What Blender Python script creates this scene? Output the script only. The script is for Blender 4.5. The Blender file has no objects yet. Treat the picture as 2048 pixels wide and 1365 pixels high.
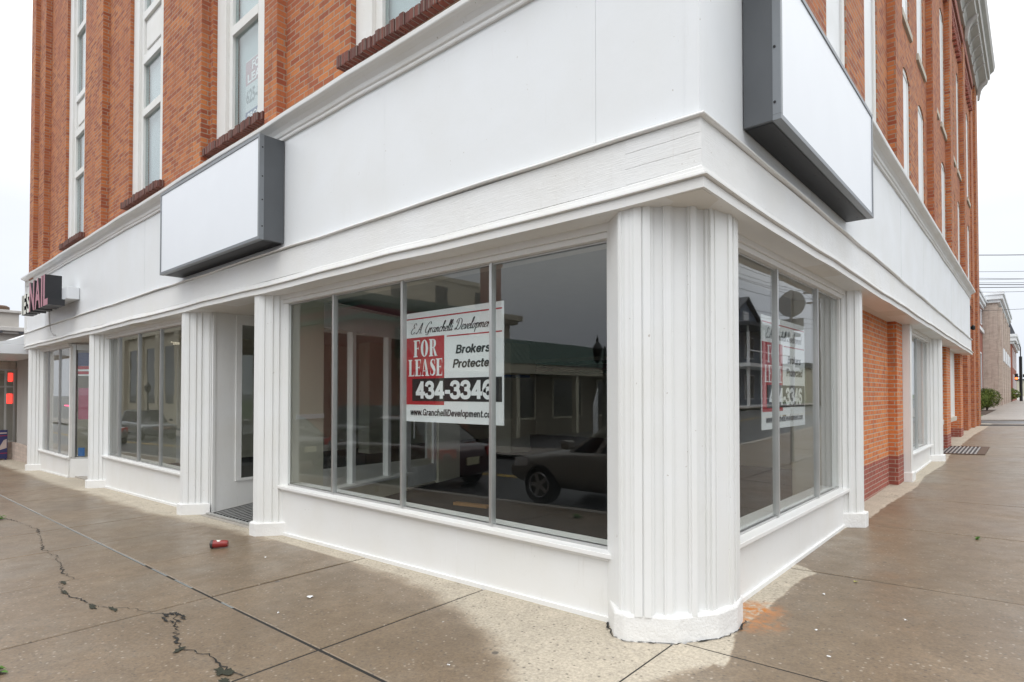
import bpy, bmesh, math, random
from mathutils import Vector, Matrix
random.seed(7)
R = math.radians
S = bpy.context.scene
COL = S.collection

# ------------------------------------------------------------------ camera
cam_d = bpy.data.cameras.new("camera")
cam_d.sensor_width = 36.0
cam_d.lens = 1189.0 / 2048.0 * 36.0
cam_d.shift_y = (789.0 - 682.5 - 1189.0 * math.tan(R(1.0))) / 2048.0
cam_d.clip_start = 0.05
cam_d.clip_end = 3000
cam = bpy.data.objects.new("camera", cam_d)
COL.objects.link(cam)
cam.location = (1.474, -3.406, 1.6)
cam.rotation_euler = (R(91.0), 0, R(41.4))
S.camera = cam

# ------------------------------------------------------------------ sky, sun, exposure
SUN_EL, SUN_AZ = R(58), R(150)          # azimuth measured clockwise from +Y
w = bpy.data.worlds.new("World")
S.world = w
w.use_nodes = True
nt = w.node_tree
nt.nodes.clear()
N = nt.nodes.new
L = nt.links.new
out = N('ShaderNodeOutputWorld'); bg = N('ShaderNodeBackground')
sky = N('ShaderNodeTexSky'); sky.sky_type = 'NISHITA'; sky.sun_disc = False
sky.sun_elevation = SUN_EL; sky.sun_rotation = SUN_AZ
hs = N('ShaderNodeHueSaturation'); hs.inputs['Saturation'].default_value = 0.25
tc = N('ShaderNodeTexCoord'); sx = N('ShaderNodeSeparateXYZ')
ramp = N('ShaderNodeValToRGB')
for k_, (p_, c_) in enumerate(((0.0, (6.7, 7.1, 7.8)), (0.24, (7.7, 8.05, 8.6)), (0.5, (14.0, 14.3, 14.6)), (0.8, (18.5, 18.8, 19.1)))):
    e_ = ramp.color_ramp.elements[0 if k_ == 0 else 1] if k_ in (0, 3) else ramp.color_ramp.elements.new(p_)
    if k_ == 3: e_ = ramp.color_ramp.elements[-1]
    e_.position = p_; e_.color = (*c_, 1)
nz = N('ShaderNodeTexNoise'); nz.inputs['Scale'].default_value = 2.2; nz.inputs['Detail'].default_value = 5
mp = N('ShaderNodeMapping'); mp.inputs['Scale'].default_value = (1, 1, 3.5)
cl = N('ShaderNodeMapRange'); cl.inputs['To Min'].default_value = 0.86; cl.inputs['To Max'].default_value = 1.12
mul = N('ShaderNodeMix'); mul.data_type = 'RGBA'; mul.blend_type = 'MULTIPLY'; mul.inputs[0].default_value = 1
mix = N('ShaderNodeMix'); mix.data_type = 'RGBA'; mix.inputs[0].default_value = 0.88
L(tc.outputs['Generated'], sx.inputs[0]); L(sx.outputs['Z'], ramp.inputs[0])
L(tc.outputs['Generated'], mp.inputs['Vector']); L(mp.outputs[0], nz.inputs['Vector'])
L(nz.outputs['Fac'], cl.inputs['Value'])
L(ramp.outputs[0], mul.inputs[6]); L(cl.outputs[0], mul.inputs[7])
L(sky.outputs[0], hs.inputs['Color']); L(hs.outputs[0], mix.inputs[6]); L(mul.outputs[2], mix.inputs[7])
L(mix.outputs[2], bg.inputs['Color']); bg.inputs['Strength'].default_value = 0.105
L(bg.outputs[0], out.inputs[0])

sun_d = bpy.data.lights.new("sun", 'SUN')
sun_d.energy = 0.6; sun_d.angle = R(45); sun_d.color = (1.0, 0.97, 0.93)
sun = bpy.data.objects.new("sun", sun_d); COL.objects.link(sun)
sun.rotation_euler = (R(90) - SUN_EL, 0, R(180) - SUN_AZ)
S.view_settings.view_transform = 'Standard'
S.view_settings.look = 'None'
S.view_settings.gamma = 1
S.view_settings.exposure = 0.33
S.cycles.max_bounces = 10
S.cycles.transparent_max_bounces = 24
S.cycles.diffuse_bounces = 5
S.cycles.glossy_bounces = 4

# ------------------------------------------------------------------ terrain height
def pl(v, pts):
    if v <= pts[0][0]: return pts[0][1]
    for (a, za), (b, zb) in zip(pts, pts[1:]):
        if v <= b: return za + (zb - za) * (v - a) / (b - a)
    return pts[-1][1]
YB = [(-10, -.08), (0, 0), (10, .08), (14, .15), (25, .47), (60, .6), (250, 1.0)]
XB = [(-45, -1.1), (4, .098), (12, .2)]
def gz(x, y): return pl(x, XB) + pl(y, YB)

# ------------------------------------------------------------------ mesh helpers
class MB:
    def __init__(s): s.v = []; s.f = []
    def poly(s, pts):
        b = len(s.v); s.v += [tuple(p) for p in pts]; s.f.append(tuple(range(b, b + len(pts))))
    def box(s, x0, x1, y0, y1, z0, z1):
        if x0 > x1: x0, x1 = x1, x0
        if y0 > y1: y0, y1 = y1, y0
        if z0 > z1: z0, z1 = z1, z0
        b = len(s.v)
        s.v += [(x0, y0, z0), (x1, y0, z0), (x1, y1, z0), (x0, y1, z0), (x0, y0, z1), (x1, y0, z1), (x1, y1, z1), (x0, y1, z1)]
        for q in ((0, 3, 2, 1), (4, 5, 6, 7), (0, 1, 5, 4), (1, 2, 6, 5), (2, 3, 7, 6), (3, 0, 4, 7)):
            s.f.append(tuple(b + i for i in q))
        return s
    def hexa(s, p):
        b = len(s.v); s.v += [tuple(q) for q in p]
        for q in ((0, 3, 2, 1), (4, 5, 6, 7), (0, 1, 5, 4), (1, 2, 6, 5), (2, 3, 7, 6), (3, 0, 4, 7)):
            s.f.append(tuple(b + i for i in q))
        return s
    def prism(s, pts, z0, z1):
        """closed xy outline (counter-clockwise); z0, z1 numbers or functions of (x, y)"""
        n = len(pts); b = len(s.v)
        f0 = z0 if callable(z0) else (lambda x, y: z0)
        f1 = z1 if callable(z1) else (lambda x, y: z1)
        s.v += [(x, y, f0(x, y)) for x, y in pts] + [(x, y, f1(x, y)) for x, y in pts]
        s.f.append(tuple(b + i for i in reversed(range(n)))); s.f.append(tuple(b + n + i for i in range(n)))
        for i in range(n):
            j = (i + 1) % n; s.f.append((b + i, b + j, b + n + j, b + n + i))
        return s
    def extr(s, pts, a, d):
        """outline of 3-D points pushed along vector d"""
        n = len(pts); b = len(s.v)
        s.v += [tuple(p) for p in pts] + [tuple(Vector(p) + Vector(d)) for p in pts]
        s.f.append(tuple(b + i for i in reversed(range(n)))); s.f.append(tuple(b + n + i for i in range(n)))
        for i in range(n):
            j = (i + 1) % n; s.f.append((b + i, b + j, b + n + j, b + n + i))
        return s
    def tube(s, path, r, n=8, cap=True):
        path = [Vector(p) for p in path]; b = len(s.v)
        rr = r if isinstance(r, (list, tuple)) else [r] * len(path)
        for i, p in enumerate(path):
            d = (path[min(i + 1, len(path) - 1)] - path[max(i - 1, 0)]).normalized()
            u = d.orthogonal().normalized() if abs(d.z) < .95 else Vector((1, 0, 0))
            u = (u - d * u.dot(d)).normalized(); v = d.cross(u)
            for k in range(n):
                a = 2 * math.pi * k / n
                s.v.append(tuple(p + (u * math.cos(a) + v * math.sin(a)) * rr[i]))
        for i in range(len(path) - 1):
            for k in range(n):
                k2 = (k + 1) % n
                s.f.append((b + i * n + k, b + i * n + k2, b + (i + 1) * n + k2, b + (i + 1) * n + k))
        if cap:
            s.f.append(tuple(b + k for k in reversed(range(n)))); m = b + (len(path) - 1) * n
            s.f.append(tuple(m + k for k in range(n)))
        return s
    def lathe(s, prof, c, n=16, axis='z'):
        b = len(s.v); c = Vector(c)
        for r, h in prof:
            for k in range(n):
                a = 2 * math.pi * k / n; p = (r * math.cos(a), r * math.sin(a))
                if axis == 'z': q = (p[0], p[1], h)
                elif axis == 'y': q = (p[0], h, p[1])
                else: q = (h, p[0], p[1])
                s.v.append(tuple(c + Vector(q)))
        for i in range(len(prof) - 1):
            for k in range(n):
                k2 = (k + 1) % n
                s.f.append((b + i * n + k, b + i * n + k2, b + (i + 1) * n + k2, b + (i + 1) * n + k))
        s.f.append(tuple(b + k for k in range(n))); m = b + (len(prof) - 1) * n
        s.f.append(tuple(m + k for k in range(n)))
        return s
    def loft(s, rings, closed=False):
        b = len(s.v); n = len(rings[0])
        for r in rings: s.v += [tuple(p) for p in r]
        for i in range(len(rings) - 1):
            for k in range(n if closed else n - 1):
                k2 = (k + 1) % n
                s.f.append((b + i * n + k, b + i * n + k2, b + (i + 1) * n + k2, b + (i + 1) * n + k))
        return s
    def build(s, name, m, parent=None, bevel=0, smooth=False, at=None, fix=True, **kw):
        me = bpy.data.meshes.new(name)
        vs = s.v
        if at is not None: vs = [(x - at[0], y - at[1], z - at[2]) for x, y, z in vs]
        me.from_pydata(vs, [], s.f); me.validate()
        if fix:
            bm = bmesh.new(); bm.from_mesh(me); bmesh.ops.recalc_face_normals(bm, faces=bm.faces); bm.to_mesh(me); bm.free()
        uv = me.uv_layers.new(name='UVMap')
        ox, oy, oz = at if at is not None else (0, 0, 0)
        for p in me.polygons:
            n = p.normal
            for li in p.loop_indices:
                c = me.vertices[me.loops[li].vertex_index].co
                X, Y, Z = c.x + ox, c.y + oy, c.z + oz
                if abs(n.z) > .75: t = (X, Y)
                elif abs(n.x) > abs(n.y): t = (Y, Z)
                else: t = (X, Z)
                uv.data[li].uv = t
            p.use_smooth = smooth
        me.materials.append(m)
        o = bpy.data.objects.new(name, me); COL.objects.link(o)
        if at is not None: o.location = at
        if parent: o.parent = parent
        if bevel:
            bv = o.modifiers.new('bevel', 'BEVEL'); bv.width = bevel; bv.segments = 2; bv.limit_method = 'ANGLE'; bv.angle_limit = R(40)
        for k, v in kw.items(): o[k] = v
        return o

def thing(name, label, cat, loc=(0, 0, 0), rz=0, group=None):
    o = bpy.data.objects.new(name, None); COL.objects.link(o)
    o.location = loc; o.rotation_euler = (0, 0, rz); o.empty_display_size = .2
    o['label'] = label; o['category'] = cat
    if group: o['group'] = group
    return o
def tag(o, label, cat, group=None):
    o['label'] = label; o['category'] = cat
    if group: o['group'] = group
    return o
def struct(o): o['kind'] = 'structure'; return o
def copy_tree(o, parent=None):
    c = o.copy(); COL.objects.link(c); c.parent = parent
    for ch in list(o.children): copy_tree(ch, c)
    return c

# ------------------------------------------------------------------ materials
def mat(name):
    m = bpy.data.materials.new(name); m.use_nodes = True
    t = m.node_tree; b = t.nodes['Principled BSDF']
    return m, t, b
def nd(t, typ, **kw):
    n = t.nodes.new(typ)
    for k, v in kw.items():
        if k in n.inputs: n.inputs[k].default_value = v
        else: setattr(n, k, v)
    return n
def mixc(t, fac, a, b, blend='MIX'):
    n = t.nodes.new('ShaderNodeMix'); n.data_type = 'RGBA'; n.blend_type = blend
    for i, v in ((0, fac), (6, a), (7, b)):
        if hasattr(v, 'links'): t.links.new(v, n.inputs[i])
        else: n.inputs[i].default_value = v if i == 0 else (*v[:3], 1)
    return n.outputs[2]
def mth(t, op, a, b=0.0, clamp=False):
    n = t.nodes.new('ShaderNodeMath'); n.operation = op; n.use_clamp = clamp
    for i, v in ((0, a), (1, b)):
        if hasattr(v, 'links'): t.links.new(v, n.inputs[i])
        else: n.inputs[i].default_value = v
    return n.outputs[0]
def remap(t, v, a, b, c=0.0, d=1.0, smooth=False):
    n = t.nodes.new('ShaderNodeMapRange')
    if smooth: n.interpolation_type = 'SMOOTHSTEP'
    t.links.new(v, n.inputs['Value'])
    for k, q in (('From Min', a), ('From Max', b), ('To Min', c), ('To Max', d)): n.inputs[k].default_value = q
    return n.outputs[0]
def noise(t, vec, scale, detail=4, rough=.55):
    n = nd(t, 'ShaderNodeTexNoise', Scale=scale, Detail=detail, Roughness=rough)
    if vec is not None: t.links.new(vec, n.inputs['Vector'])
    return n.outputs['Fac']
def scaled(t, vec, s):
    n = nd(t, 'ShaderNodeMapping'); n.inputs['Scale'].default_value = s; t.links.new(vec, n.inputs['Vector']); return n.outputs[0]
def bump(t, b, h, strength, dist=.01):
    n = nd(t, 'ShaderNodeBump', Strength=strength, Distance=dist); t.links.new(h, n.inputs['Height']); t.links.new(n.outputs[0], b.inputs['Normal'])

def plain(name, c, rough=.5, metal=0, var=.12, scale=6, bmp=0, coat=0):
    m, t, b = mat(name)
    pos = nd(t, 'ShaderNodeNewGeometry').outputs['Position']
    f = noise(t, pos, scale)
    col = mixc(t, f, [x * (1 - var) for x in c], [min(1, x * (1 + var)) for x in c])
    t.links.new(col, b.inputs['Base Color'])
    b.inputs['Roughness'].default_value = rough; b.inputs['Metallic'].default_value = metal
    b.inputs['Coat Weight'].default_value = coat
    if bmp: bump(t, b, noise(t, pos, scale * 12), bmp, .004)
    return m

def paint(name, c, grain=(3, 3, 40), bmp=.25, rough=.42, dirt=.5, chips=0.0):
    """weathered gloss paint on board: grain relief, faint yellowed blotches, a few chips"""
    m, t, b = mat(name)
    pos = nd(t, 'ShaderNodeNewGeometry').outputs['Position']
    f = noise(t, pos, 1.3, 5)
    col = mixc(t, remap(t, f, .35, .75), c, [c[0] * (1 - .05 * dirt), c[1] * (1 - .065 * dirt), c[2] * (1 - .10 * dirt)])
    f2 = noise(t, scaled(t, pos, (9, 9, 1.1)), 2.0, 6, .7)
    col = mixc(t, remap(t, f2, .60, .85, 0, .35 * dirt), col, (.50, .47, .42))
    if chips:
        ch = noise(t, pos, 26, 3, .6)
        col = mixc(t, remap(t, ch, .74 - chips * .02, .76 - chips * .02, 0, .7), col, (.42, .38, .33))
    t.links.new(col, b.inputs['Base Color'])
    t.links.new(remap(t, f, .3, .7, rough - .08, rough + .12), b.inputs['Roughness'])
    g = noise(t, scaled(t, pos, grain), 3, 6, .65)
    g2 = noise(t, pos, 9, 3)
    h = mth(t, 'ADD', g, mth(t, 'MULTIPLY', g2, 1.5))
    bump(t, b, h, bmp, .006)
    return m

def brick(name, c1, c2, mortar, bw=.215, rh=.0715, weather=.35, wcol=(.40, .19, .13), ms=.006, b_str=.6):
    m, t, b = mat(name)
    uv = nd(t, 'ShaderNodeUVMap').outputs[0]
    pos = nd(t, 'ShaderNodeNewGeometry').outputs['Position']
    wob = nd(t, 'ShaderNodeTexNoise', Scale=2.0); t.links.new(uv, wob.inputs['Vector'])
    off = nd(t, 'ShaderNodeVectorMath', operation='SCALE'); t.links.new(wob.outputs['Color'], off.inputs[0]); off.inputs['Scale'].default_value = .012
    add = nd(t, 'ShaderNodeVectorMath', operation='ADD'); t.links.new(uv, add.inputs[0]); t.links.new(off.outputs[0], add.inputs[1])
    br = nd(t, 'ShaderNodeTexBrick', Scale=1.0)
    br.inputs['Mortar Size'].default_value = ms; br.inputs['Mortar Smooth'].default_value = .25
    br.inputs['Brick Width'].default_value = bw; br.inputs['Row Height'].default_value = rh; br.inputs['Bias'].default_value = -.1
    br.inputs['Color1'].default_value = (*c1, 1); br.inputs['Color2'].default_value = (*c2, 1); br.inputs['Mortar'].default_value = (*mortar, 1)
    t.links.new(add.outputs[0], br.inputs['Vector'])
    big = noise(t, pos, .55, 5, .6)
    col = mixc(t, remap(t, big, .42, .68, 0, weather), br.outputs['Color'], wcol)
    fine = noise(t, uv, 38, 4, .7)
    col = mixc(t, .55, col, mixc(t, fine, (.45, .45, .45), (1.45, 1.45, 1.45)), 'MULTIPLY')
    streak = noise(t, scaled(t, uv, (3.0, .35, 1)), 2.2, 5, .6)
    col = mixc(t, remap(t, streak, .52, .8, 0, .6), col, (.15, .06, .04))
    t.links.new(col, b.inputs['Base Color']); b.inputs['Roughness'].default_value = .85
    h = mth(t, 'ADD', mth(t, 'MULTIPLY', br.outputs['Fac'], -1.0), mth(t, 'MULTIPLY', fine, .5))
    bump(t, b, h, b_str, .006)
    return m

def glass(name, tint=(.970, .985, .978), r0=.064, rough=0.0):
    m, t, b = mat(name); t.nodes.remove(b)
    o = t.nodes['Material Output']
    g = nd(t, 'ShaderNodeNewGeometry')
    dp = nd(t, 'ShaderNodeVectorMath', operation='DOT_PRODUCT'); t.links.new(g.outputs['Incoming'], dp.inputs[0]); t.links.new(g.outputs['Normal'], dp.inputs[1])
    c = mth(t, 'SUBTRACT', 1.0, mth(t, 'ABSOLUTE', dp.outputs['Value']), True)
    f = mth(t, 'ADD', mth(t, 'MULTIPLY', mth(t, 'POWER', c, 5.0), 1 - r0), r0, True)
    tr = nd(t, 'ShaderNodeBsdfTransparent', Color=(*tint, 1)); gl = nd(t, 'ShaderNodeBsdfGlossy', Roughness=rough)
    wv_ = nd(t, 'ShaderNodeBump', Strength=.10, Distance=.004); t.links.new(noise(t, g.outputs['Position'], 1.6, 2), wv_.inputs['Height']); t.links.new(wv_.outputs[0], gl.inputs['Normal'])
    mx = t.nodes.new('ShaderNodeMixShader')
    t.links.new(f, mx.inputs[0]); t.links.new(tr.outputs[0], mx.inputs[1]); t.links.new(gl.outputs[0], mx.inputs[2]); t.links.new(mx.outputs[0], o.inputs[0])
    return m

def emis(name, c, s):
    m, t, b = mat(name); b.inputs['Base Color'].default_value = (*c, 1)
    b.inputs['Emission Color'].default_value = (*c, 1); b.inputs['Emission Strength'].default_value = s
    return m

def curve_node(t, v, pts, x0, x1, y0, y1):
    n = t.nodes.new('ShaderNodeFloatCurve'); c = n.mapping.curves[0]
    P = [((x - x0) / (x1 - x0), (y - y0) / (y1 - y0)) for x, y in pts]
    while len(c.points) < len(P): c.points.new(.5, .5)
    for p, q in zip(c.points, P): p.location = q; p.handle_type = 'VECTOR'
    n.mapping.update()
    t.links.new(remap(t, v, x0, x1), n.inputs['Value'])
    return remap(t, n.outputs[0], 0, 1, y0, y1)

def concrete(name, dry=(.445, .392, .31), wet=(.203, .150, .098), masked=True):
    m, t, b = mat(name)
    g = nd(t, 'ShaderNodeNewGeometry'); pos = g.outputs['Position']
    sp = nd(t, 'ShaderNodeSeparateXYZ'); t.links.new(pos, sp.inputs[0]); x, y = sp.outputs[0], sp.outputs[1]
    big = noise(t, pos, .9, 4, .55); mid = noise(t, pos, 5, 5, .6); fine = noise(t, pos, 46, 4, .75)
    vo = nd(t, 'ShaderNodeTexVoronoi', Scale=34.0, feature='F1'); t.links.new(pos, vo.inputs['Vector'])
    vs = nd(t, 'ShaderNodeSeparateColor'); t.links.new(vo.outputs['Color'], vs.inputs[0])
    if masked:
        A = [(-20, -.15), (-17.6, -.17), (-15, -.26), (-12.5, -.2), (-10.85, -.22), (-8.8, -.22), (-7, -.04), (-6.1, .0), (-5.3, .07), (-5.05, .18), (-4.6, .17), (-3.8, .07), (-2.9, .0), (-2.37, -.06), (-1.8, -.24), (-1.17, -.55), (-.86, -.78), (-.55, -1.0), (-.25, -.62), (-.1, -.22), (.03, .0), (.08, .14), (.10, 1.4), (1, 1.45)]
        eA = curve_node(t, x, A, -20, 1, -1.5, 1.5)
        B = [(-1, .6), (-.3, .2), (.05, .1), (.2, .06), (.5, -.03), (.75, -.08), (1.14, -.03), (1.6, -.055), (1.95, -.06), (2.3, .0), (2.42, -.03), (2.52, -.26), (3.5, -.26), (4.4, -.2), (5.4, -.12), (6.75, -.1), (8.5, -.02), (10, -.1), (12, .0), (14.5, -.1), (20, .0), (22, .1), (25, .2)]
        eB = curve_node(t, y, B, -1, 25, -1, 1)
        wA = mth(t, 'ADD', mth(t, 'MULTIPLY', mth(t, 'SUBTRACT', noise(t, pos, 2.6, 5), .5), .34), mth(t, 'MULTIPLY', mth(t, 'SUBTRACT', noise(t, pos, 30, 4), .5), .12))
        dA = mth(t, 'SUBTRACT', y, mth(t, 'ADD', eA, wA))
        soft = remap(t, dA, -.13, .12, 0, 1, True)
        wB = mth(t, 'MULTIPLY', mth(t, 'SUBTRACT', noise(t, pos, 4.0, 4), .5), .10)
        dB = mth(t, 'SUBTRACT', mth(t, 'ADD', eB, wB), x)
        sB = mth(t, 'MULTIPLY', remap(t, dB, -.012, .012, 0, 1, True), remap(t, y, .03, .06))
        sA = mth(t, 'MULTIPLY', mth(t, 'MULTIPLY', soft, remap(t, x, .10, .06)), mth(t, 'MAXIMUM', remap(t, y, .10, .04), remap(t, x, -.25, -.30)))
        dryf = mth(t, 'MAXIMUM', sA, sB)
    else:
        dryf = remap(t, big, .62, .72, 0, .5)
    rim = mth(t, 'MULTIPLY', mth(t, 'MULTIPLY', dryf, mth(t, 'SUBTRACT', 1.0, dryf)), 4.0)
    wv = mixc(t, remap(t, big, .3, .7), [c * .86 for c in wet], [c * 1.14 for c in wet])
    wv = mixc(t, remap(t, mid, .38, .66, 0, .65), wv, [c * .76 for c in wet])
    wv = mixc(t, remap(t, noise(t, pos, .5, 6, .7), .50, .66, 0, .55), wv, (.235, .205, .165))
    wv = mixc(t, mth(t, 'MULTIPLY', rim, .25), wv, (.27, .185, .11))
    dv = mixc(t, remap(t, mid, .3, .7), [c * .88 for c in dry], [c * 1.06 for c in dry])
    col = mixc(t, dryf, wv, dv)
    col = mixc(t, .9, col, mixc(t, remap(t, fine, .28, .72), (.62, .62, .64), (1.36, 1.36, 1.34)), 'MULTIPLY')
    # pale and dark aggregate showing at the surface
    pale = mth(t, 'MULTIPLY', remap(t, vs.outputs[0], .86, .88), remap(t, vo.outputs['Distance'], .36, .20))
    dark = mth(t, 'MULTIPLY', remap(t, vs.outputs[1], .86, .88), remap(t, vo.outputs['Distance'], .38, .22))
    col = mixc(t, mth(t, 'MULTIPLY', pale, .5), col, (.52, .47, .40))
    col = mixc(t, mth(t, 'MULTIPLY', dark, .65), col, (.07, .06, .05))
    # trodden gum spots
    v2 = nd(t, 'ShaderNodeTexVoronoi', Scale=1.9, feature='F1'); t.links.new(pos, v2.inputs['Vector'])
    s2 = nd(t, 'ShaderNodeSeparateColor'); t.links.new(v2.outputs['Color'], s2.inputs[0])
    gum = mth(t, 'MULTIPLY', remap(t, v2.outputs['Distance'], .055, .04), remap(t, s2.outputs[0], .6, .62))
    col = mixc(t, mth(t, 'MULTIPLY', gum, .75), col, (.055, .05, .047))
    if masked:   # rust runs beside the corner column
        rd = nd(t, 'ShaderNodeVectorMath', operation='DISTANCE'); t.links.new(pos, rd.inputs[0]); rd.inputs[1].default_value = (-.10, 1.10, .01)
        rd2 = nd(t, 'ShaderNodeVectorMath', operation='DISTANCE'); t.links.new(pos, rd2.inputs[0]); rd2.inputs[1].default_value = (-.02, .84, .01)
        rn = noise(t, pos, 14, 5, .65)
        r1 = mth(t, 'MULTIPLY', remap(t, rd.outputs['Value'], .26, .06), remap(t, rn, .38, .56))
        r2 = mth(t, 'MULTIPLY', remap(t, rd2.outputs['Value'], .24, .05), remap(t, rn, .40, .60))
        col = mixc(t, mth(t, 'MAXIMUM', mth(t, 'MULTIPLY', r1, 1.0), mth(t, 'MULTIPLY', r2, .9)), col, (.46, .17, .03))
    t.links.new(col, b.inputs['Base Color'])
    rw = remap(t, mth(t, 'ADD', mth(t, 'MULTIPLY', big, .6), mth(t, 'MULTIPLY', mid, .4)), .38, .62, .30, .50)
    rr = nd(t, 'ShaderNodeMix', data_type='FLOAT'); t.links.new(dryf, rr.inputs[0]); t.links.new(rw, rr.inputs[2]); rr.inputs[3].default_value = .9
    t.links.new(rr.outputs[0], b.inputs['Roughness'])
    h = mth(t, 'ADD', mth(t, 'MULTIPLY', fine, .7), mth(t, 'MULTIPLY', mid, .8))
    bump(t, b, h, .35, .004)
    return m

WHITE = (.80, .81, .81)
M = {}
M['panel'] = paint('white_panel_paint', (.78, .80, .815), grain=(30, 30, 2.0), bmp=.16, rough=.40, dirt=.6, chips=.1)
M['board'] = paint('white_board_paint', (.80, .805, .80), grain=(2.2, 2.2, 46), bmp=.5, rough=.42, dirt=.8, chips=.3)
M['trim'] = paint('white_trim_paint', (.80, .80, .79), grain=(2.0, 2.0, 30), bmp=.25, rough=.40, dirt=1.0, chips=.8)
M['column'] = paint('white_column_paint', (.79, .80, .795), grain=(20, 20, 3), bmp=.12, rough=.40, dirt=.9, chips=.8)
M['base'] = paint('white_rough_paint', (.80, .80, .79), grain=(16, 16, 16), bmp=1.0, rough=.5, dirt=.8, chips=1.0)
M['soffit'] = paint('soffit_paint', (.74, .72, .68), grain=(3, 3, 3), bmp=.15, rough=.6, dirt=.8)
M['bulk'] = paint('bulkhead_paint', (.79, .795, .79), grain=(4, 4, 4), bmp=.2, rough=.40, dirt=1.0, chips=.6)
M['windowpaint'] = paint('old_white_window_paint', (.78, .78, .76), grain=(18, 18, 2), bmp=.35, rough=.5, dirt=1.0, chips=.8)
M['alum'] = plain('brushed_aluminium', (.56, .56, .55), .38, .85, .1, 5)
M['alum_dull'] = plain('dull_aluminium', (.50, .50, .48), .5, .6, .12, 4)
M['glass'] = glass('window_glass')
M['glass_up'] = glass('upstairs_glass', (.86, .9, .9), .06)
M['brick'] = brick('orange_brick', (.56, .195, .06), (.27, .058, .028), (.36, .29, .215), weather=.5, wcol=(.38, .12, .06), ms=.0075)
M['brick_dark'] = brick('dark_red_brick', (.36, .092, .062), (.27, .068, .048), (.46, .38, .31), weather=.15, wcol=(.2, .08, .06))
M['brick_low'] = brick('street_level_brick', (.68, .225, .06), (.50, .125, .042), (.50, .41, .31), weather=.12, wcol=(.5, .2, .10), ms=.0085)
M['sillbrick'] = brick('weathered_rowlock', (.21, .07, .05), (.11, .042, .035), (.25, .2, .17), bw=.072, rh=.30, weather=.45, wcol=(.07, .04, .035), b_str=1.0)
M['stone'] = plain('sill_stone', (.52, .47, .39), .85, 0, .15, 7, .3)
M['concrete'] = concrete('pavement_concrete')
M['concrete_far'] = concrete('far_pavement_concrete', dry=(.42, .38, .33), wet=(.30, .265, .23), masked=False)
M['joint'] = plain('joint_dirt', (.016, .015, .013), .8, 0, .3, 20)
M['sealant'] = plain('joint_sealant', (.20, .215, .21), .6, 0, .25, 20)
M['asphalt'] = plain('wet_asphalt', (.052, .053, .056), .32, 0, .3, 3, .4)
M['lot'] = plain('lot_asphalt', (.075, .075, .077), .45, 0, .3, 2, .4)
M['yellow'] = plain('road_paint_yellow', (.55, .36, .05), .6)
M['kerb'] = plain('kerb_concrete', (.36, .33, .29), .7, 0, .2, 4, .3)
M['grass'] = plain('grass_green', (.055, .10, .025), .8, 0, .4, 8)
M['soil'] = plain('bark_mulch', (.07, .045, .03), .9, 0, .4, 30, .6)
M['signgrey'] = plain('grey_sign_metal', (.105, .112, .12), .45, .3, .15, 3)
M['signedge'] = plain('sign_retainer_metal', (.22, .235, .25), .4, .4, .1, 3)
M['signface'] = plain('blank_acrylic', (.80, .83, .87), .30, 0, .03, 2.2)
M['trim_dirt'] = plain('lifted_paint_edge', (.66, .66, .65), .6)
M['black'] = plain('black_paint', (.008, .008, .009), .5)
M['darkrib'] = plain('dark_channel_side', (.02, .021, .024), .45)
M['pink'] = plain('faded_pink_acrylic', (.40, .13, .18), .35, 0, .06)
M['cream'] = plain('cream_acrylic', (.72, .72, .64), .35, 0, .06)
M['red'] = plain('sign_red', (.42, .018, .028), .4, 0, .05)
M['ink'] = plain('sign_black_ink', (.012, .012, .014), .4)
M['signwhite'] = plain('sign_white_board', (.80, .82, .83), .35, 0, .02)
M['carpet'] = plain('dark_carpet', (.030, .030, .032), .95, 0, .35, 40, .6)
M['beige'] = plain('interior_beige_wall', (.66, .63, .51), .8, 0, .06, 2)
M['ceil'] = plain('ceiling_tile', (.55, .55, .53), .9, 0, .06, 5)
M['green'] = plain('stripe_green', (.02, .11, .07), .6)
M['maroon'] = plain('stripe_maroon', (.13, .02, .03), .6)
M['wood'] = plain('raw_wood', (.40, .22, .09), .6, 0, .2, 12)
M['ivory'] = plain('ivory_plastic', (.6, .56, .42), .5)
M['steel'] = plain('galvanised_steel', (.50, .50, .49), .45, .7, .2, 12, .2)
M['rustiron'] = plain('rusty_iron', (.12, .075, .05), .7, .3, .4, 14, .4)
M['mat_dark'] = plain('mat_rubber', (.02, .021, .022), .7)
M['curtain'] = plain('pale_blind', (.66, .70, .72), .8, 0, .05, 3)
M['navy'] = plain('poster_navy', (.03, .035, .13), .5)
M['skin'] = plain('poster_pale', (.55, .45, .42), .5)
M['blue'] = plain('shelf_blue', (.06, .17, .42), .5)
M['neonred'] = emis('red_neon', (1, .05, .035), 1.6)
M['neonpink'] = emis('pink_neon', (1, .05, .18), 3.0)
M['lamp_red'] = emis('signal_red', (1, .12, .03), 4.0)
M['tan'] = brick('tan_brick', (.60, .50, .43), (.48, .39, .33), (.44, .40, .36), weather=.25, wcol=(.56, .47, .41), bw=.3, rh=.1)
M['redfar'] = brick('far_red_brick', (.33, .095, .055), (.25, .07, .045), (.3, .17, .13), weather=.15, wcol=(.3, .1, .07))
M['limestone'] = plain('limestone', (.50, .455, .36), .85, 0, .14, 1.2, .3)
M['greystone'] = plain('weathered_grey_stone', (.44, .42, .39), .85, 0, .2, 1.0, .3)
M['slate'] = plain('slate_roof', (.06, .064, .075), .7, 0, .2, 3)
M['cornice'] = plain('grey_cornice_paint', (.50, .485, .46), .6, 0, .18, 2.5, .2)
M['seam'] = plain('green_standing_seam', (.035, .085, .065), .4, .2, .15, 2)
M['awning'] = plain('white_awning_metal', (.74, .76, .78), .5, 0, .05)
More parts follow.
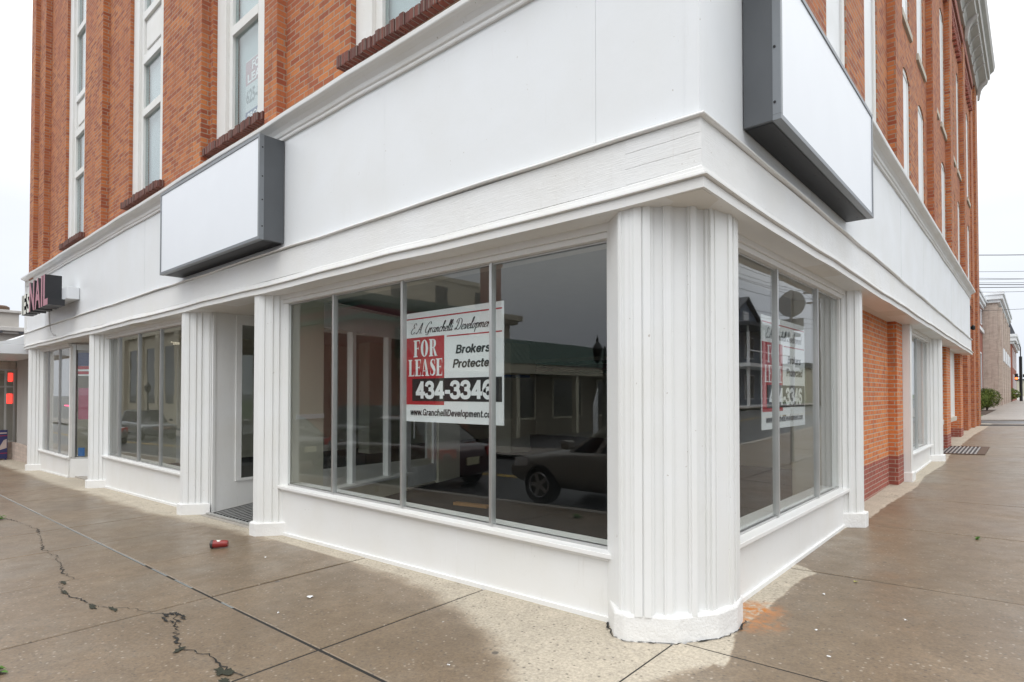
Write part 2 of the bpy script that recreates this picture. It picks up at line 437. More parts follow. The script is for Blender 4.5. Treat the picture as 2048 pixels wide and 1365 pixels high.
M['darkglass'] = plain('dark_window_glass', (.02, .022, .025), .06, 0, .2, 1)
M['sidingblue'] = plain('blue_grey_siding', (.16, .20, .26), .7, 0, .1, 2)
M['creamwall'] = plain('cream_render', (.52, .49, .38), .85, 0, .1, 1)
M['pole'] = plain('weathered_pole_wood', (.14, .115, .09), .85, 0, .25, 8)
M['wire'] = plain('cable_rubber', (.03, .03, .032), .6)
M['greymetal'] = plain('grey_galvanised_sign_back', (.27, .265, .25), .5, .5, .1, 4)
M['iron'] = plain('black_cast_iron', (.014, .015, .016), .4, .2)
M['tyre'] = plain('tyre_rubber', (.016, .016, .017), .8)
M['rim'] = plain('alloy_rim', (.42, .42, .43), .3, .9)
M['taillight'] = plain('taillight_red', (.40, .012, .012), .15)
M['headlight'] = plain('headlight_lens', (.72, .74, .76), .1)
M['chrome'] = plain('bright_trim', (.7, .7, .7), .15, 1.0)
M['plate'] = plain('licence_plate', (.55, .52, .35), .5)
M['cup_red'] = plain('red_paper_cup', (.24, .022, .018), .35)
M['cup_lid'] = plain('dark_plastic_lid', (.045, .038, .035), .3)
M['weed'] = plain('weed_leaf', (.09, .20, .03), .6, 0, .4, 30)
M['moss'] = plain('crack_moss', (.028, .030, .018), .9, 0, .5, 30)

# ------------------------------------------------------------------ lettering
def text_mesh(txt, height, bold=0.0, shear=0.0, width=None, extrude=.002, spacing=1.0):
    cu = bpy.data.curves.new('lettering', 'FONT'); cu.body = txt; cu.size = 1.0; cu.offset = bold; cu.shear = shear
    cu.extrude = 0.0; cu.space_character = spacing; cu.resolution_u = 3
    o = bpy.data.objects.new('lettering', cu); COL.objects.link(o)
    dg = bpy.context.evaluated_depsgraph_get(); dg.update()
    me = bpy.data.meshes.new_from_object(o.evaluated_get(dg))
    bpy.data.objects.remove(o); bpy.data.curves.remove(cu)
    V = [v.co.copy() for v in me.vertices]; F = [tuple(p.vertices) for p in me.polygons]
    bpy.data.meshes.remove(me)
    k = height / .72
    x0 = min(v.x for v in V); x1 = max(v.x for v in V)
    kx = k if width is None else width / (x1 - x0)
    return [((v.x - x0) * kx, v.y * k) for v in V], F
def put_text(mb, T, o, U, Vv, off=(0, 0)):
    P, F = T; o = Vector(o); U = Vector(U); Vv = Vector(Vv); b = len(mb.v)
    mb.v += [tuple(o + U * (x + off[0]) + Vv * (y + off[1])) for x, y in P]
    mb.f += [tuple(b + i for i in f) for f in F]
def put_poly(mb, pts, o, U, Vv):
    o = Vector(o); U = Vector(U); Vv = Vector(Vv); mb.poly([tuple(o + U * x + Vv * y) for x, y in pts])
def serif_glyph(ch):
    """fat-face serif capitals, unit height; returns polygons and advance"""
    st, ha, sf = .23, .06, .10
    q = lambda x0, y0, x1, y1: [(x0, y0), (x1, y0), (x1, y1), (x0, y1)]
    P = []
    def arc(cx, cy, rx, ry, ix, iy, a0, a1, n=14):
        for i in range(n):
            a = a0 + (a1 - a0) * i / n; b = a0 + (a1 - a0) * (i + 1) / n
            P.append([(cx + ix * math.cos(a), cy + iy * math.sin(a)), (cx + rx * math.cos(a), cy + ry * math.sin(a)), (cx + rx * math.cos(b), cy + ry * math.sin(b)), (cx + ix * math.cos(b), cy + iy * math.sin(b))])
    if ch in 'FEL':
        P += [q(.08, ha, .08 + st, 1 - ha), q(0, 0, .08 + st + .08, ha), q(0, 1 - ha, .08 + st + .08, 1)]
        if ch in 'FE': P += [q(.39, 1 - ha, .60, 1), [(.54, 1 - ha), (.60, 1 - ha), (.60, .70)], q(.31, .49, .44, .54), [(.44, .51), (.49, .38), (.49, .65)]]
        if ch in 'EL': P += [q(.39, 0, .60, ha), [(.54, ha), (.60, .32), (.60, ha)]]
        return P, .68
    if ch == 'O':
        arc(.34, .5, .34, .5, .11, .45, 0, 2 * math.pi, 28); return P, .76
    if ch == 'R':
        P += [q(.08, ha, .08 + st, 1 - ha), q(0, 0, .39, ha), q(0, 1 - ha, .40, 1), q(.31, .48, .40, .53)]
        arc(.38, .74, .25, .26, .04, .20, -math.pi / 2, math.pi / 2)
        P += [[(.36, .50), (.48, .50), (.72, .03), (.72, 0), (.52, 0)], q(.60, 0, .76, .04)]
        return P, .80
    if ch == 'A':
        P += [[(.30, 1), (.42, 1), (.70, ha), (.44, ha)], [(.30, 1), (.34, .9), (.12, ha), (.08, ha)], q(0, 0, .24, ha), q(.38, 0, .78, ha), q(.17, .28, .52, .33)]
        return P, .82
    if ch == 'S':
        path = [(.50, .82), (.42, .93), (.30, .96), (.17, .90), (.14, .76), (.22, .62), (.38, .47), (.47, .33), (.45, .15), (.32, .05), (.18, .05), (.08, .2)]
        wd = [.03, .04, .06, .12, .19, .24, .26, .22, .18, .10, .05, .03]
        pts = [Vector(p) for p in path]
        for i in range(len(pts) - 1):
            d = (pts[i + 1] - pts[i]).normalized(); n0 = Vector((-d.y, d.x))
            dp = (pts[i] - pts[i - 1]).normalized() if i else d; dn = (pts[min(i + 2, len(pts) - 1)] - pts[i + 1])
            dn = dn.normalized() if dn.length else d
            na = ((n0 + Vector((-dp.y, dp.x))) / 2).normalized() * wd[i] / 2; nb = ((n0 + Vector((-dn.y, dn.x))) / 2).normalized() * wd[i + 1] / 2
            P.append([tuple(pts[i] - na), tuple(pts[i + 1] - nb), tuple(pts[i + 1] + nb), tuple(pts[i] + na)])
        P += [q(.06, .03, .10, .30), q(.48, .70, .52, .97)]
        return P, .62
    return P, .3
def serif_word(mb, word, u0, u1, v0, v1, o, U, Vv):
    gl = [serif_glyph(c) for c in word]; tot = sum(a for _, a in gl) - .06
    k = (u1 - u0) / tot; x = u0
    for P, a in gl:
        for p in P: put_poly(mb, [(x + px * k, v0 + py * (v1 - v0)) for px, py in p], o, U, Vv)
        x += a * k

# ================================================================== GROUND
def sheet(name, xs, ys, dz, m, zf=gz):
    mb = MB(); nx, ny = len(xs), len(ys)
    mb.v = [(x, y, zf(x, y) + dz) for y in ys for x in xs]
    mb.f = [(j * nx + i, j * nx + i + 1, (j + 1) * nx + i + 1, (j + 1) * nx + i) for j in range(ny - 1) for i in range(nx - 1)]
    return struct(mb.build(name, m, fix=False))
GX = [-1200, -45, 4, 12, 1200]; GY = [-1200, -10, 0, 10, 14, 25, 60, 250, 1500]
sheet('ground', GX, GY, -.30, M['lot'])
def brk(a, b, base): return sorted({a, b} | {v for v in base if a < v < b})
CURB_Y, CURB_X = -3.42, 4.10
sheet('road_front', brk(-400, 400, GX), brk(-10.2, CURB_Y, GY), -.13, M['asphalt'])
sheet('road_side', brk(CURB_X, 11.6, GX), brk(CURB_Y + .002, 600, GY), -.13, M['asphalt'])
sheet('road_side_far', brk(CURB_X, 11.6, GX), brk(-300, -10.202, GY), -.13, M['asphalt'])
sheet('side_alley', brk(-40, CURB_X, GX), brk(25.9, 30.2, GY), -.06, M['asphalt'])
# yellow centre lines
sheet('road_marking', brk(-300, 2, GX), [-6.95, -6.85], -.126, M['yellow'])
sheet('road_marking', brk(-300, 2, GX), [-6.75, -6.65], -.126, M['yellow'])
sheet('road_marking', [7.7, 7.8], brk(0, 400, GY), -.126, M['yellow'])
# pavement slabs: each slab a solid with open joints between
def slabs(name, xs, ys, m, gx=.006, gy=.006, gaps=None, th=.10):
    mb = MB()
    for i in range(len(xs) - 1):
        for j in range(len(ys) - 1):
            gl = gr = gx; gb = gt = gy
            if gaps:
                gl = gaps.get(('x', i), gx); gr = gaps.get(('x', i + 1), gx); gb = gaps.get(('y', j), gy); gt = gaps.get(('y', j + 1), gy)
            x0, x1, y0, y1 = xs[i] + gl, xs[i + 1] - gr, ys[j] + gb, ys[j + 1] - gt
            tl = [random.uniform(-.0025, .0025) for _ in range(4)]
            ring = [(x0, y0), (x1, y0), (x1, y1), (x0, y1)]
            e = .006
            top = [(x0 + e, y0 + e), (x1 - e, y0 + e), (x1 - e, y1 - e), (x0 + e, y1 - e)]
            b = len(mb.v)
            mb.v += [(x, y, gz(x, y) - th) for x, y in ring] + [(x, y, gz(x, y) + tl[k] - .005) for k, (x, y) in enumerate(ring)] + [(x, y, gz(x, y) + tl[k]) for k, (x, y) in enumerate(top)]
            for a in (0, 4):
                for k in range(4):
                    k2 = (k + 1) % 4; mb.f.append((b + a + k, b + a + k2, b + a + 4 + k2, b + a + 4 + k))
            mb.f.append((b + 8, b + 9, b + 10, b + 11))
    return struct(mb.build(name, m))
XA = [-40, -34, -30, -27, -24.2, -21.9, -19.6, -17.6, -15.7, -13.8, -12.0, -10.05, -8.42, -6.93, -5.36, -3.75, -2.05, -.30]
slabs('front_pavement', XA, [CURB_Y + .17, -1.31, .62], M['concrete'], .005, .009, {('x', 16): .011, ('x', 15): .009, ('x', 14): .003, ('x', 12): .006, ('x', 11): .008, ('y', 1): .011, ('x', 17): .007})
slabs('corner_pavement', [-.30, 1.75, CURB_X - .17], [CURB_Y + .17, -1.31, .22], M['concrete'], .007, .009)
YBJ = [.22, 2.38, 4.75, 7.1, 9.0, 10.95, 13.0, 14.2, 16.4, 18.2, 19.9, 21.8, 23.7, 25.8]
slabs('side_pavement', [-.75, 1.85, CURB_X - .17], YBJ, M['concrete'], .010, .010, {('y', 1): .011, ('y', 0): .016})
sheet('joint_bed', brk(-40, CURB_X - .17, GX), brk(CURB_Y + .17, 25.8, GY), -.0065, M['joint'])
# pale sealant lying in the long joint
mb = MB()
for i in range(len(XA) - 1):
    n = 8
    for k in range(n):
        a = XA[i] + (XA[i + 1] - XA[i]) * k / n; b_ = XA[i] + (XA[i + 1] - XA[i]) * (k + 1) / n
        if a < -5.6 or random.random() < max(.0, .85 - (a + 5.6) * .28):
            mb.poly([(a, -1.319, gz(a, -1.319) - .004), (b_, -1.319, gz(b_, -1.319) - .004), (b_, -1.301, gz(b_, -1.301) - .004), (a, -1.301, gz(a, -1.301) - .004)])
struct(mb.build('joint_sealant', M['sealant'], fix=False))
# kerbs
def kerb(name, pts, wd=.16):
    mb = MB()
    for (x0, y0), (x1, y1) in zip(pts, pts[1:]):
        d = Vector((x1 - x0, y1 - y0)).normalized(); n_ = Vector((-d.y, d.x)) * wd
        q = [(x0, y0), (x1, y1), (x1 + n_.x, y1 + n_.y), (x0 + n_.x, y0 + n_.y)]
        mb.hexa([(x, y, gz(x, y) - .2) for x, y in q] + [(x, y, gz(x, y) + .002) for x, y in q])
    return struct(mb.build(name, M['kerb'], bevel=.015))
kerb('kerb_front', [(-45, CURB_Y), (-20, CURB_Y), (CURB_X - .4, CURB_Y)])
kerb('kerb_side', [(CURB_X, CURB_Y + .4), (CURB_X, 10), (CURB_X, 14), (CURB_X, 25.8)])
# far pavements and verges
slabs('far_pavement', [-1.6, 3.94], [30.4 + 3.2 * i for i in range(12)] + [72, 80, 90, 105, 125, 160, 250], M['concrete_far'], .01, .02)
kerb('kerb_far', [(CURB_X, 30.4), (CURB_X, 60), (CURB_X, 250)])
kerb('kerb_alley', [(3.9, 30.36), (-12, 30.36)], .15)
sheet('lawn_strip', brk(-14, -1.62, GX), brk(30.4, 250, GY), -.02, M['grass'])
sheet('pavement_opposite', brk(-400, 4, GX), brk(-13.2, -10.4, GY), .0, M['concrete_far'])
sheet('pavement_across', brk(11.8, 14.2, GX), brk(-3, 400, GY), .0, M['concrete_far'])
sheet('lawn_across', brk(14.22, 60, GX), brk(8, 300, GY), -.02, M['grass'])
# cracks through the front slabs
CR = [(-10.2, -1.72), (-9.2, -1.62), (-8.66, -1.6), (-7.9, -1.70), (-7.14, -1.82), (-6.6, -1.80), (-6.15, -1.86), (-5.7, -1.92), (-5.35, -1.9), (-5.36, -2.02), (-4.89, -2.09), (-4.55, -2.02), (-4.28, -2.02), (-4.0, -1.86), (-3.76, -1.76)]
CR2 = [(-3.70, -1.78), (-3.55, -1.66), (-3.36, -1.72), (-3.12, -1.80), (-2.95, -1.85), (-2.77, -1.88), (-2.55, -1.80), (-2.38, -1.82), (-2.18, -1.82), (-2.06, -1.80)]
def crack(pts, wfun):
    P = []
    for a, b in zip(pts, pts[1:]):
        n = max(2, int((Vector(b) - Vector(a)).length / .035))
        for k in range(n):
            f = k / n; P.append((a[0] + (b[0] - a[0]) * f + random.uniform(-.014, .014), a[1] + (b[1] - a[1]) * f + random.uniform(-.02, .02)))
    P.append(pts[-1]); mb = MB(); prev = None
    for i, (x, y) in enumerate(P):
        wd = wfun(i / len(P)) * random.uniform(.5, 1.5)
        dx, dy = (P[min(i + 1, len(P) - 1)][0] - P[max(i - 1, 0)][0], P[min(i + 1, len(P) - 1)][1] - P[max(i - 1, 0)][1])
        l = math.hypot(dx, dy) or 1; nx, ny = -dy / l * wd, dx / l * wd
        cur = ((x - nx, y - ny), (x + nx, y + ny))
        if prev:
            q = [prev[0], cur[0], cur[1], prev[1]]
            mb.poly([(a, b, gz(a, b) + .0042) for a, b in q])
        prev = cur
    return mb
def cw(f): return .0022 + .006 * max(0, math.sin(f * 31)) ** 4
struct(crack(CR, cw).build('pavement_crack', M['joint'], fix=False))
struct(crack(CR2, lambda f: .0035 + .007 * max(0, math.sin(f * 17)) ** 4).build('pavement_crack', M['joint'], fix=False))
def patch(cx, cy, rx, ry, m, dz, nm, seed):
    r = random.Random(seed); mb = MB(); pts = []
    for k in range(18):
        a = 2 * math.pi * k / 18; q = r.uniform(.35, 1.25); x, y = cx + math.cos(a) * rx * q, cy + math.sin(a) * ry * q
        pts.append((x, y, gz(x, y) + dz))
    mb.poly(pts); return struct(mb.build(nm, m, fix=False))
for i, (x, y, a, b) in enumerate([(-5.30, -2.0, .07, .022), (-4.93, -2.07, .09, .022), (-4.28, -2.02, .09, .024), (-4.06, -1.93, .10, .022), (-2.77, -1.9, .035, .05), (-2.2, -1.86, .08, .05), (-2.06, -1.9, .07, .03)]):
    patch(x, y, a, b, M['moss'], .0062, 'crack_moss', i)
for k in range(9):
    a = k / 9 * 6.283; patch(-3.45 + math.cos(a) * .11, -1.70 + math.sin(a) * .06, .045, .012, M['joint'], .0064 + k * .0001, 'broken_spot', 31 + k)

# ================================================================== CORNER BUILDING
BW = thing('corner_building', 'large orange brick corner building with white painted ground floor shopfronts', 'building', (0, 0, 0))
def part(mb, name, m, parent=BW, **k): return mb.build(name, m, parent, **k)

AX, BY = -19.6, 20.0            # ends of the white shopfront band
AXW, BYW = -19.08, 25.2        # ends of the brick upper walls
ZT = 17.0
def wob(s, seed): return .006 * math.sin(s * 1.7 + seed) + .004 * math.sin(s * 4.3 + seed * 2.1)
def sweepL(mb, prof, seed=0, wavy=True, step=.6, a0=AX, b1=BY):
    """sweep (outset, z) profile along both street sides, mitred on the corner"""
    rings = []
    n = int(-a0 / step); m_ = int(b1 / step)
    for i in range(n + 1):
        x = a0 - a0 * i / n
        if i == n: rings.append([(o, -o, z + (wob(0, seed) if wavy else 0)) for o, z in prof])
        else: rings.append([(x, -o, z + (wob(x, seed) if wavy else 0)) for o, z in prof])
    for i in range(1, m_ + 1):
        y = b1 * i / m_
        rings.append([(o, y, z + (wob(-y, seed) if wavy else 0)) for o, z in prof])
    b = len(mb.v)
    mb.loft(rings, True); k = len(prof)
    mb.f.append(tuple(b + i for i in range(k))); e = b + (len(rings) - 1) * k
    mb.f.append(tuple(e + i for i in range(k)))
# lower fascia: drip band, cove, flat board
mb = MB(); sweepL(mb, [(-.30, 2.832), (.0, 2.832), (.0, 2.893), (-.006, 2.894), (-.006, 2.900), (.026, 2.902), (.026, 2.914), (.006, 2.917), (.004, 2.940), (-.010, 2.946), (-.012, 2.968), (-.022, 2.975), (-.30, 2.975)], 1)
part(mb, 'fascia_moulding', M['trim'], bevel=.001)
mb = MB(); sweepL(mb, [(-.30, 2.977), (-.026, 2.977), (-.028, 3.283), (-.30, 3.283)], 3, False)
part(mb, 'fascia_board', M['board'])
# pieced boards near the corner (butted lengths a hair proud)
mb = MB()
for z0, z1 in ((2.982, 3.083), (3.087, 3.185), (3.189, 3.281)): mb.box(-.55, -.03, .0235 + random.uniform(0, .0015), .2, z0, z1)
for x0, x1 in ((-5.2, -3.0),): pass
part(mb, 'fascia_repair_board', M['board'], bevel=.002)
mb = MB(); sweepL(mb, [(-.30, 3.286), (.0, 3.290), (.006, 3.296), (.006, 3.304), (-.004, 3.312), (-.045, 3.322), (-.30, 3.322)], 5)
part(mb, 'ledge_trim', M['trim'], bevel=.002)
# sheeted upper band: separate panels with fine open joints
def panels(ax):
    mb = MB()
    if ax == 'A':
        js = [AX, -17.3, -14.9, -12.4, -10.0, -7.6, -5.6, -3.22, -.80, -.062]
        for a, b in zip(js, js[1:]): o = random.uniform(0, .004); mb.box(a + .0015, b - .0015, .052 + o, .14, 3.324, 4.72)
        mb.box(-.085, -.046, .046, .14, 3.324, 4.72)
    else:
        js = [.062, 2.5, 4.9, 7.35, 9.8, 12.2, 14.6, 17.0, BY]
        for a, b in zip(js, js[1:]): o = random.uniform(0, .004); mb.box(-.14, -.052 - o, a + .0015, b - .0015, 3.324, 4.72)
        mb.box(-.14, -.0462, .0462, .085, 3.324, 4.72)
    return mb
part(panels('A'), 'upper_panel', M['panel']); part(panels('B'), 'upper_panel', M['panel'])
# crown moulding
mb = MB(); sweepL(mb, [(-.30, 4.60), (-.030, 4.60), (-.024, 4.615), (-.034, 4.625), (-.034, 4.64), (-.018, 4.648), (-.012, 4.662), (-.026, 4.672), (-.02, 4.70), (.01, 4.735), (.055, 4.757), (.085, 4.765), (.09, 4.775), (.094, 4.812), (.08, 4.818), (-.02, 4.85), (-.30, 4.86)], 8)
part(mb, 'crown_moulding', M['trim'], bevel=.002)
# end caps where the band stops
mb = MB(); mb.box(AX + .002, AX + .03, -.0, .30, 2.98, 4.72); part(mb, 'band_end', M['trim'])
mb = MB(); mb.box(-.30, -.05, BY - .03, BY - .002, 2.98, 4.72); part(mb, 'band_end', M['trim'])
# soffit
mb = MB(); mb.prism([(AX, .02), (-.02, .02), (-.02, BY), (-.9, BY), (-.9, .9), (AX, .9)], 2.836, 2.856); part(mb, 'soffit', M['soffit'])

# ---- walls with openings
def wall(mb, ax, c, s0, s1, z0, z1, ops, depth=.22):
    """front sheet + reveals; ax 'A' plane y=c facing -y, ax 'B' plane x=c facing +x"""
    ss = sorted({s0, s1} | {v for o in ops for v in o[:2]}); zs = sorted({z0, z1} | {v for o in ops for v in o[2:4]})
    P = (lambda s, d, z: (s, c + d, z)) if ax == 'A' else (lambda s, d, z: (c - d, s, z))
    for a, b in zip(ss, ss[1:]):
        for e, f in zip(zs, zs[1:]):
            m_, n_ = (a + b) / 2, (e + f) / 2
            if any(o[0] < m_ < o[1] and o[2] < n_ < o[3] for o in ops): continue
            q = [P(a, 0, e), P(b, 0, e), P(b, 0, f), P(a, 0, f)]
            mb.poly(q)
    for a, b, e, f in ops:
        mb.poly([P(a, 0, e), P(a, 0, f), P(a, depth, f), P(a, depth, e)]); mb.poly([P(b, 0, e), P(b, depth, e), P(b, depth, f), P(b, 0, f)])
        mb.poly([P(a, 0, f), P(b, 0, f), P(b, depth, f), P(a, depth, f)]); mb.poly([P(a, 0, e), P(a, depth, e), P(b, depth, e), P(b, 0, e)])
WY, PY = .24, .115     # wall plane and pilaster plane, front side
AW = [(-16.4, -14.72), (-11.55, -9.78), (-7.70, -6.08), (-4.08, -2.38)]
WZ0, WZ1 = 5.27, 11.9
opsA = [(a, b, WZ0, WZ1) for a, b in AW]
mb = MB(); wall(mb, 'A', WY, AXW, -.22, 4.70, ZT, opsA)
part(mb, 'wall', M['brick'], fix=False)
BWIN = [(3.75, 4.68), (5.72, 6.58), (8.78, 9.62), (10.62, 11.5), (13.0, 13.8), (14.5, 15.4), (17.0, 17.75), (18.55, 19.27), (21.9, 22.75)]
opsB = []
for i, (a, b) in enumerate(BWIN):
    if i < 2: opsB.append((a, b, 4.98, 11.8))
    else: opsB += [(a, b, 4.90, 7.42), (a, b, 8.28, 11.3)]
mb = MB(); wall(mb, 'B', -.215, .22, BYW - .3, 4.70, ZT, opsB)
part(mb, 'wall', M['brick'], fix=False)
# solid mass behind, end walls, roof
mb = MB(); mb.box(AXW, AXW + .20, WY + .002, 22, -.8, ZT); mb.box(AXW + .25, -.26, 21.9, BYW - .31, -.8, ZT) ; mb.box(AXW + .26, -.6, .5, 21.8, 16.7, 16.9)
part(mb, 'end_wall', M['brick'])
# corner pilasters and wall pilasters (stepped)
def pilA(x0, x1, yf, yb=WY): mb_ = MB(); mb_.box(x0, x1, yf, yb - .001, 4.70, ZT); return part(mb_, 'pilaster', M['brick'])
def pilB(y0, y1, xf, xb=-.215): mb_ = MB(); mb_.box(xb + .001, xf, y0, y1, 4.70, ZT); return part(mb_, 'pilaster', M['brick'])
pilA(-19.10, -18.62, .0); pilA(-18.619, -17.98, .10)
for x0, x1 in ((-13.36, -12.86), (-8.10, -7.80), (-5.80, -5.49), (-.85, -.23)): pilA(x0, x1, PY)
for y0, y1 in ((7.38, 8.04), (11.93, 12.62), (15.47, 16.15), (19.36, 20.05)): pilB(y0, y1, -.10)
pilB(.25, .85, -.10)
mb = MB(); mb.box(-.55, -.17, 23.2, BYW, .3, ZT); mb.box(-.55, -.10, 24.2, BYW + .003, .3, ZT); part(mb, 'pilaster', M['brick'])
# corbelled brick under the cornice on the side street
mb = MB()
for k, (z0, z1, o) in enumerate(((12.05, 12.25, -.19), (12.25, 12.45, -.14), (12.45, 12.75, -.09))): mb.box(-.214, o, .9, 23.15, z0, z1)
for i in range(60):
    y = 1.0 + i * .375; mb.box(-.2145, -.12, y, y + .15, 11.72, 12.05)
part(mb, 'brick_corbel', M['brick_dark'])
# cornice on the side street
mb = MB()
prof = [(-.25, 13.0), (-.05, 13.0), (-.03, 13.1), (.02, 13.2), (.22, 13.32), (.24, 13.45), (.30, 13.47), (.32, 13.66), (.42, 13.74), (.46, 13.88), (.46, 13.95), (-.25, 14.0)]
mb.loft([[(o, y, z) for o, z in prof] for y in (.0, 25.2)], True)
mb.f.append(tuple(range(len(prof)))); mb.f.append(tuple(len(prof) + i for i in range(len(prof))))
part(mb, 'cornice', M['cornice'])
def bracket(y, s=1.0):
    mb_ = MB(); wd = .16 * s
    pts = [(-.06, 12.62), (.0, 12.66), (.03, 12.85), (.06, 13.0), (.12, 13.1), (.24, 13.22), (.27, 13.32), (-.06, 13.32)]
    if s < 1: pts = [(-.06, 13.0), (-.02, 13.02), (.02, 13.12), (.1, 13.2), (.22, 13.26), (.25, 13.32), (-.06, 13.32)]
    mb_.extr([(x + .004, y - wd / 2, z) for x, z in pts], None, (0, wd, 0)); return part(mb_, 'cornice_bracket', M['cornice'])
for y in (24.8, 19.7, 15.8, 12.27, 7.7): bracket(y)
y = 5.6
while y < 24:
    if all(abs(y - q) > .35 for q in (24.8, 19.7, 15.8, 12.27, 7.7)): bracket(y, .7)
    y += .77

# ---- upper windows, front side
def upperA(i, x0, x1):
    wf = MB(); y0, y1 = .30, .44
    J = .30
    wf.box(x0 + .004, x0 + J, y0, y1, WZ0 + .02, WZ1); wf.box(x1 - J, x1 - .004, y0, y1, WZ0 + .02, WZ1)
    wf.box(x0 + J, x0 + J + .11, y0 + .05, y1, WZ0 + .02, WZ1); wf.box(x1 - J - .11, x1 - J, y0 + .05, y1, WZ0 + .02, WZ1)
    a, b = x0 + J + .11, x1 - J - .11
    for z0, z1 in ((6.84, 6.98), (7.84, 8.0), (8.70, 8.84), (10.35, 10.5), (11.7, WZ1)): wf.box(a, b, y0 + .045, y1, z0, z1)
    f = part(wf, 'sash_window', M['windowpaint'], bevel=.005)
    pn = MB(); pn.box(a, b, y1 - .05, y1 - .02, 8.0, 8.70); pn.box(a + .10, b - .10, y1 - .075, y1 - .05, 8.10, 8.60)
    pn.build('spandrel_panel', M['windowpaint'], f, bevel=.012)
    for z0, z1 in ((WZ0 + .02, 6.84), (6.98, 7.84), (8.84, 10.35), (10.5, 11.7)):
        g = MB(); g.box(a, b, y1 - .045, y1 - .037, z0, z1); g.build('pane', M['glass_up'], f)
    c = MB(); c.box(a - .1, b + .1, y1 + .05, y1 + .1, WZ0, WZ1)
    c.build('blind', M['curtain'], f)
    s = MB(); n = int((x1 - x0 + .24) / .078)
    for k in range(n):
        q = x0 - .12 + k * .078; s.box(q, q + .070, .14 + random.uniform(-.010, .012), .42, WZ0 - .125 + random.uniform(-.006, .006), WZ0 + random.uniform(-.015, .008))
    s.box(x0 - .12, x1 + .12, .165, .42, WZ0 - .12, WZ0 - .012)
    s.build('sill', M['sillbrick'], f, bevel=.008)
for i, (a, b) in enumerate(AW): upperA(i, a, b)
# ---- upper windows, side street: white frames with white boarded infill, stone sills on the third floor
def arch_fill(y0, y1, z):
    mb_ = MB(); c = (y0 + y1) / 2; hw = (y1 - y0) / 2; rise = .13
    def az(y): return z - rise * ((y - c) / hw) ** 2
    n = 10
    pts = [(y0 + (y1 - y0) * k / n) for k in range(n + 1)]
    for a, b in zip(pts, pts[1:]):
        p = [(-.216, a, az(a)), (-.216, b, az(b)), (-.216, b, z + .001), (-.216, a, z + .001)]
        mb_.hexa([(p[0][0], p[0][1], p[0][2]), (-.46, a, az(a)), (-.46, b, az(b)), (p[1][0], p[1][1], p[1][2]), (-.2175, a, z + .001), (-.46, a, z + .001), (-.46, b, z + .001), (-.2175, b, z + .001)])
    return mb_
for i, (a, b) in enumerate(BWIN):
    levels = [(4.98, 11.8)] if i < 2 else [(4.90, 7.42), (8.28, 11.3)]
    for k, (z0, z1) in enumerate(levels):
        fx = -.232 if i < 2 else -.236
        f = MB(); f.box(-.42, fx, a + .003, a + .10, z0, z1); f.box(-.42, fx, b - .10, b - .003, z0, z1); f.box(-.42, fx, a + .1, b - .1, z1 - .1, z1)
        f.box(-.41, fx - .02, a + .10, b - .10, (z0 + z1) / 2 - .04, (z0 + z1) / 2 + .04)
        fr = part(f, 'boarded_window', M['windowpaint'], bevel=.004)
        p = MB(); p.box(-.40, fx - (.03 if i < 2 else .012), a + .19 if i < 2 else a + .11, b - .11, z0, z1 - .1)
        p.build('infill_panel', M['panel'], fr)
        if i >= 2:
            arch_fill(a, b, z1).build('brick_arch', M['brick'], fr)
            if k == 1: s = MB(); s.box(-.40, -.175, a - .13, b + .13, z0 - .13, z0); s.build('sill', M['stone'], fr, bevel=.006)
        else:
            d = MB(); d.box(-.46, -.43, a + .1, b - .1, z0, z1); d.build('dark_gap', M['black'], fr)

# ---- ground floor, shared shapes
def zt(x, y): return gz(x, y)
def fluted(u0, u1, place, name='column', base_h=.17, depth=.30, prof=None):
    """fluted pilaster column; place(u, d) -> (x, y); d is measured outwards"""
    w_ = u1 - u0
    pr = [(0, -.12), (0, .0), (.03, .0), (.03, .018), (.10, .018), (.10, .002), (.19, .002), (.20, -.008), (.30, -.008), (.315, .014), (.40, .014), (.41, .0), (.455, .0), (.465, .03), (.535, .03), (.545, .0), (.59, .0), (.60, .014), (.685, .014), (.70, -.008), (.80, -.008), (.81, .002), (.90, .002), (.90, .018), (.97, .018), (.97, .0), (1, 0), (1, -.12)]
    pts = [place(u0 + w_ * a, d * 1.7 if d > -.1 else d) for a, d in pr] + [place(u1, -depth), place(u0, -depth)]
    mb_ = MB(); mb_.prism(pts, lambda x, y: gz(x, y) + base_h - .02, 2.838)
    c = part(mb_, name, M['column'], bevel=.003)
    bb = [(-.03, -.10), (-.03, .02), (.015, .055), (w_ - .015, .055), (w_ + .03, .02), (w_ + .03, -.10)]
    bp = [place(u0 + a, d) for a, d in bb] + [place(u1 + .03, -depth), place(u0 - .03, -depth)]
    mb_ = MB(); mb_.prism(bp, lambda x, y: gz(x, y) - .10, lambda x, y: gz(x, y) + base_h)
    mb_.build('column_base', M['base'], c, bevel=.012)
    return c
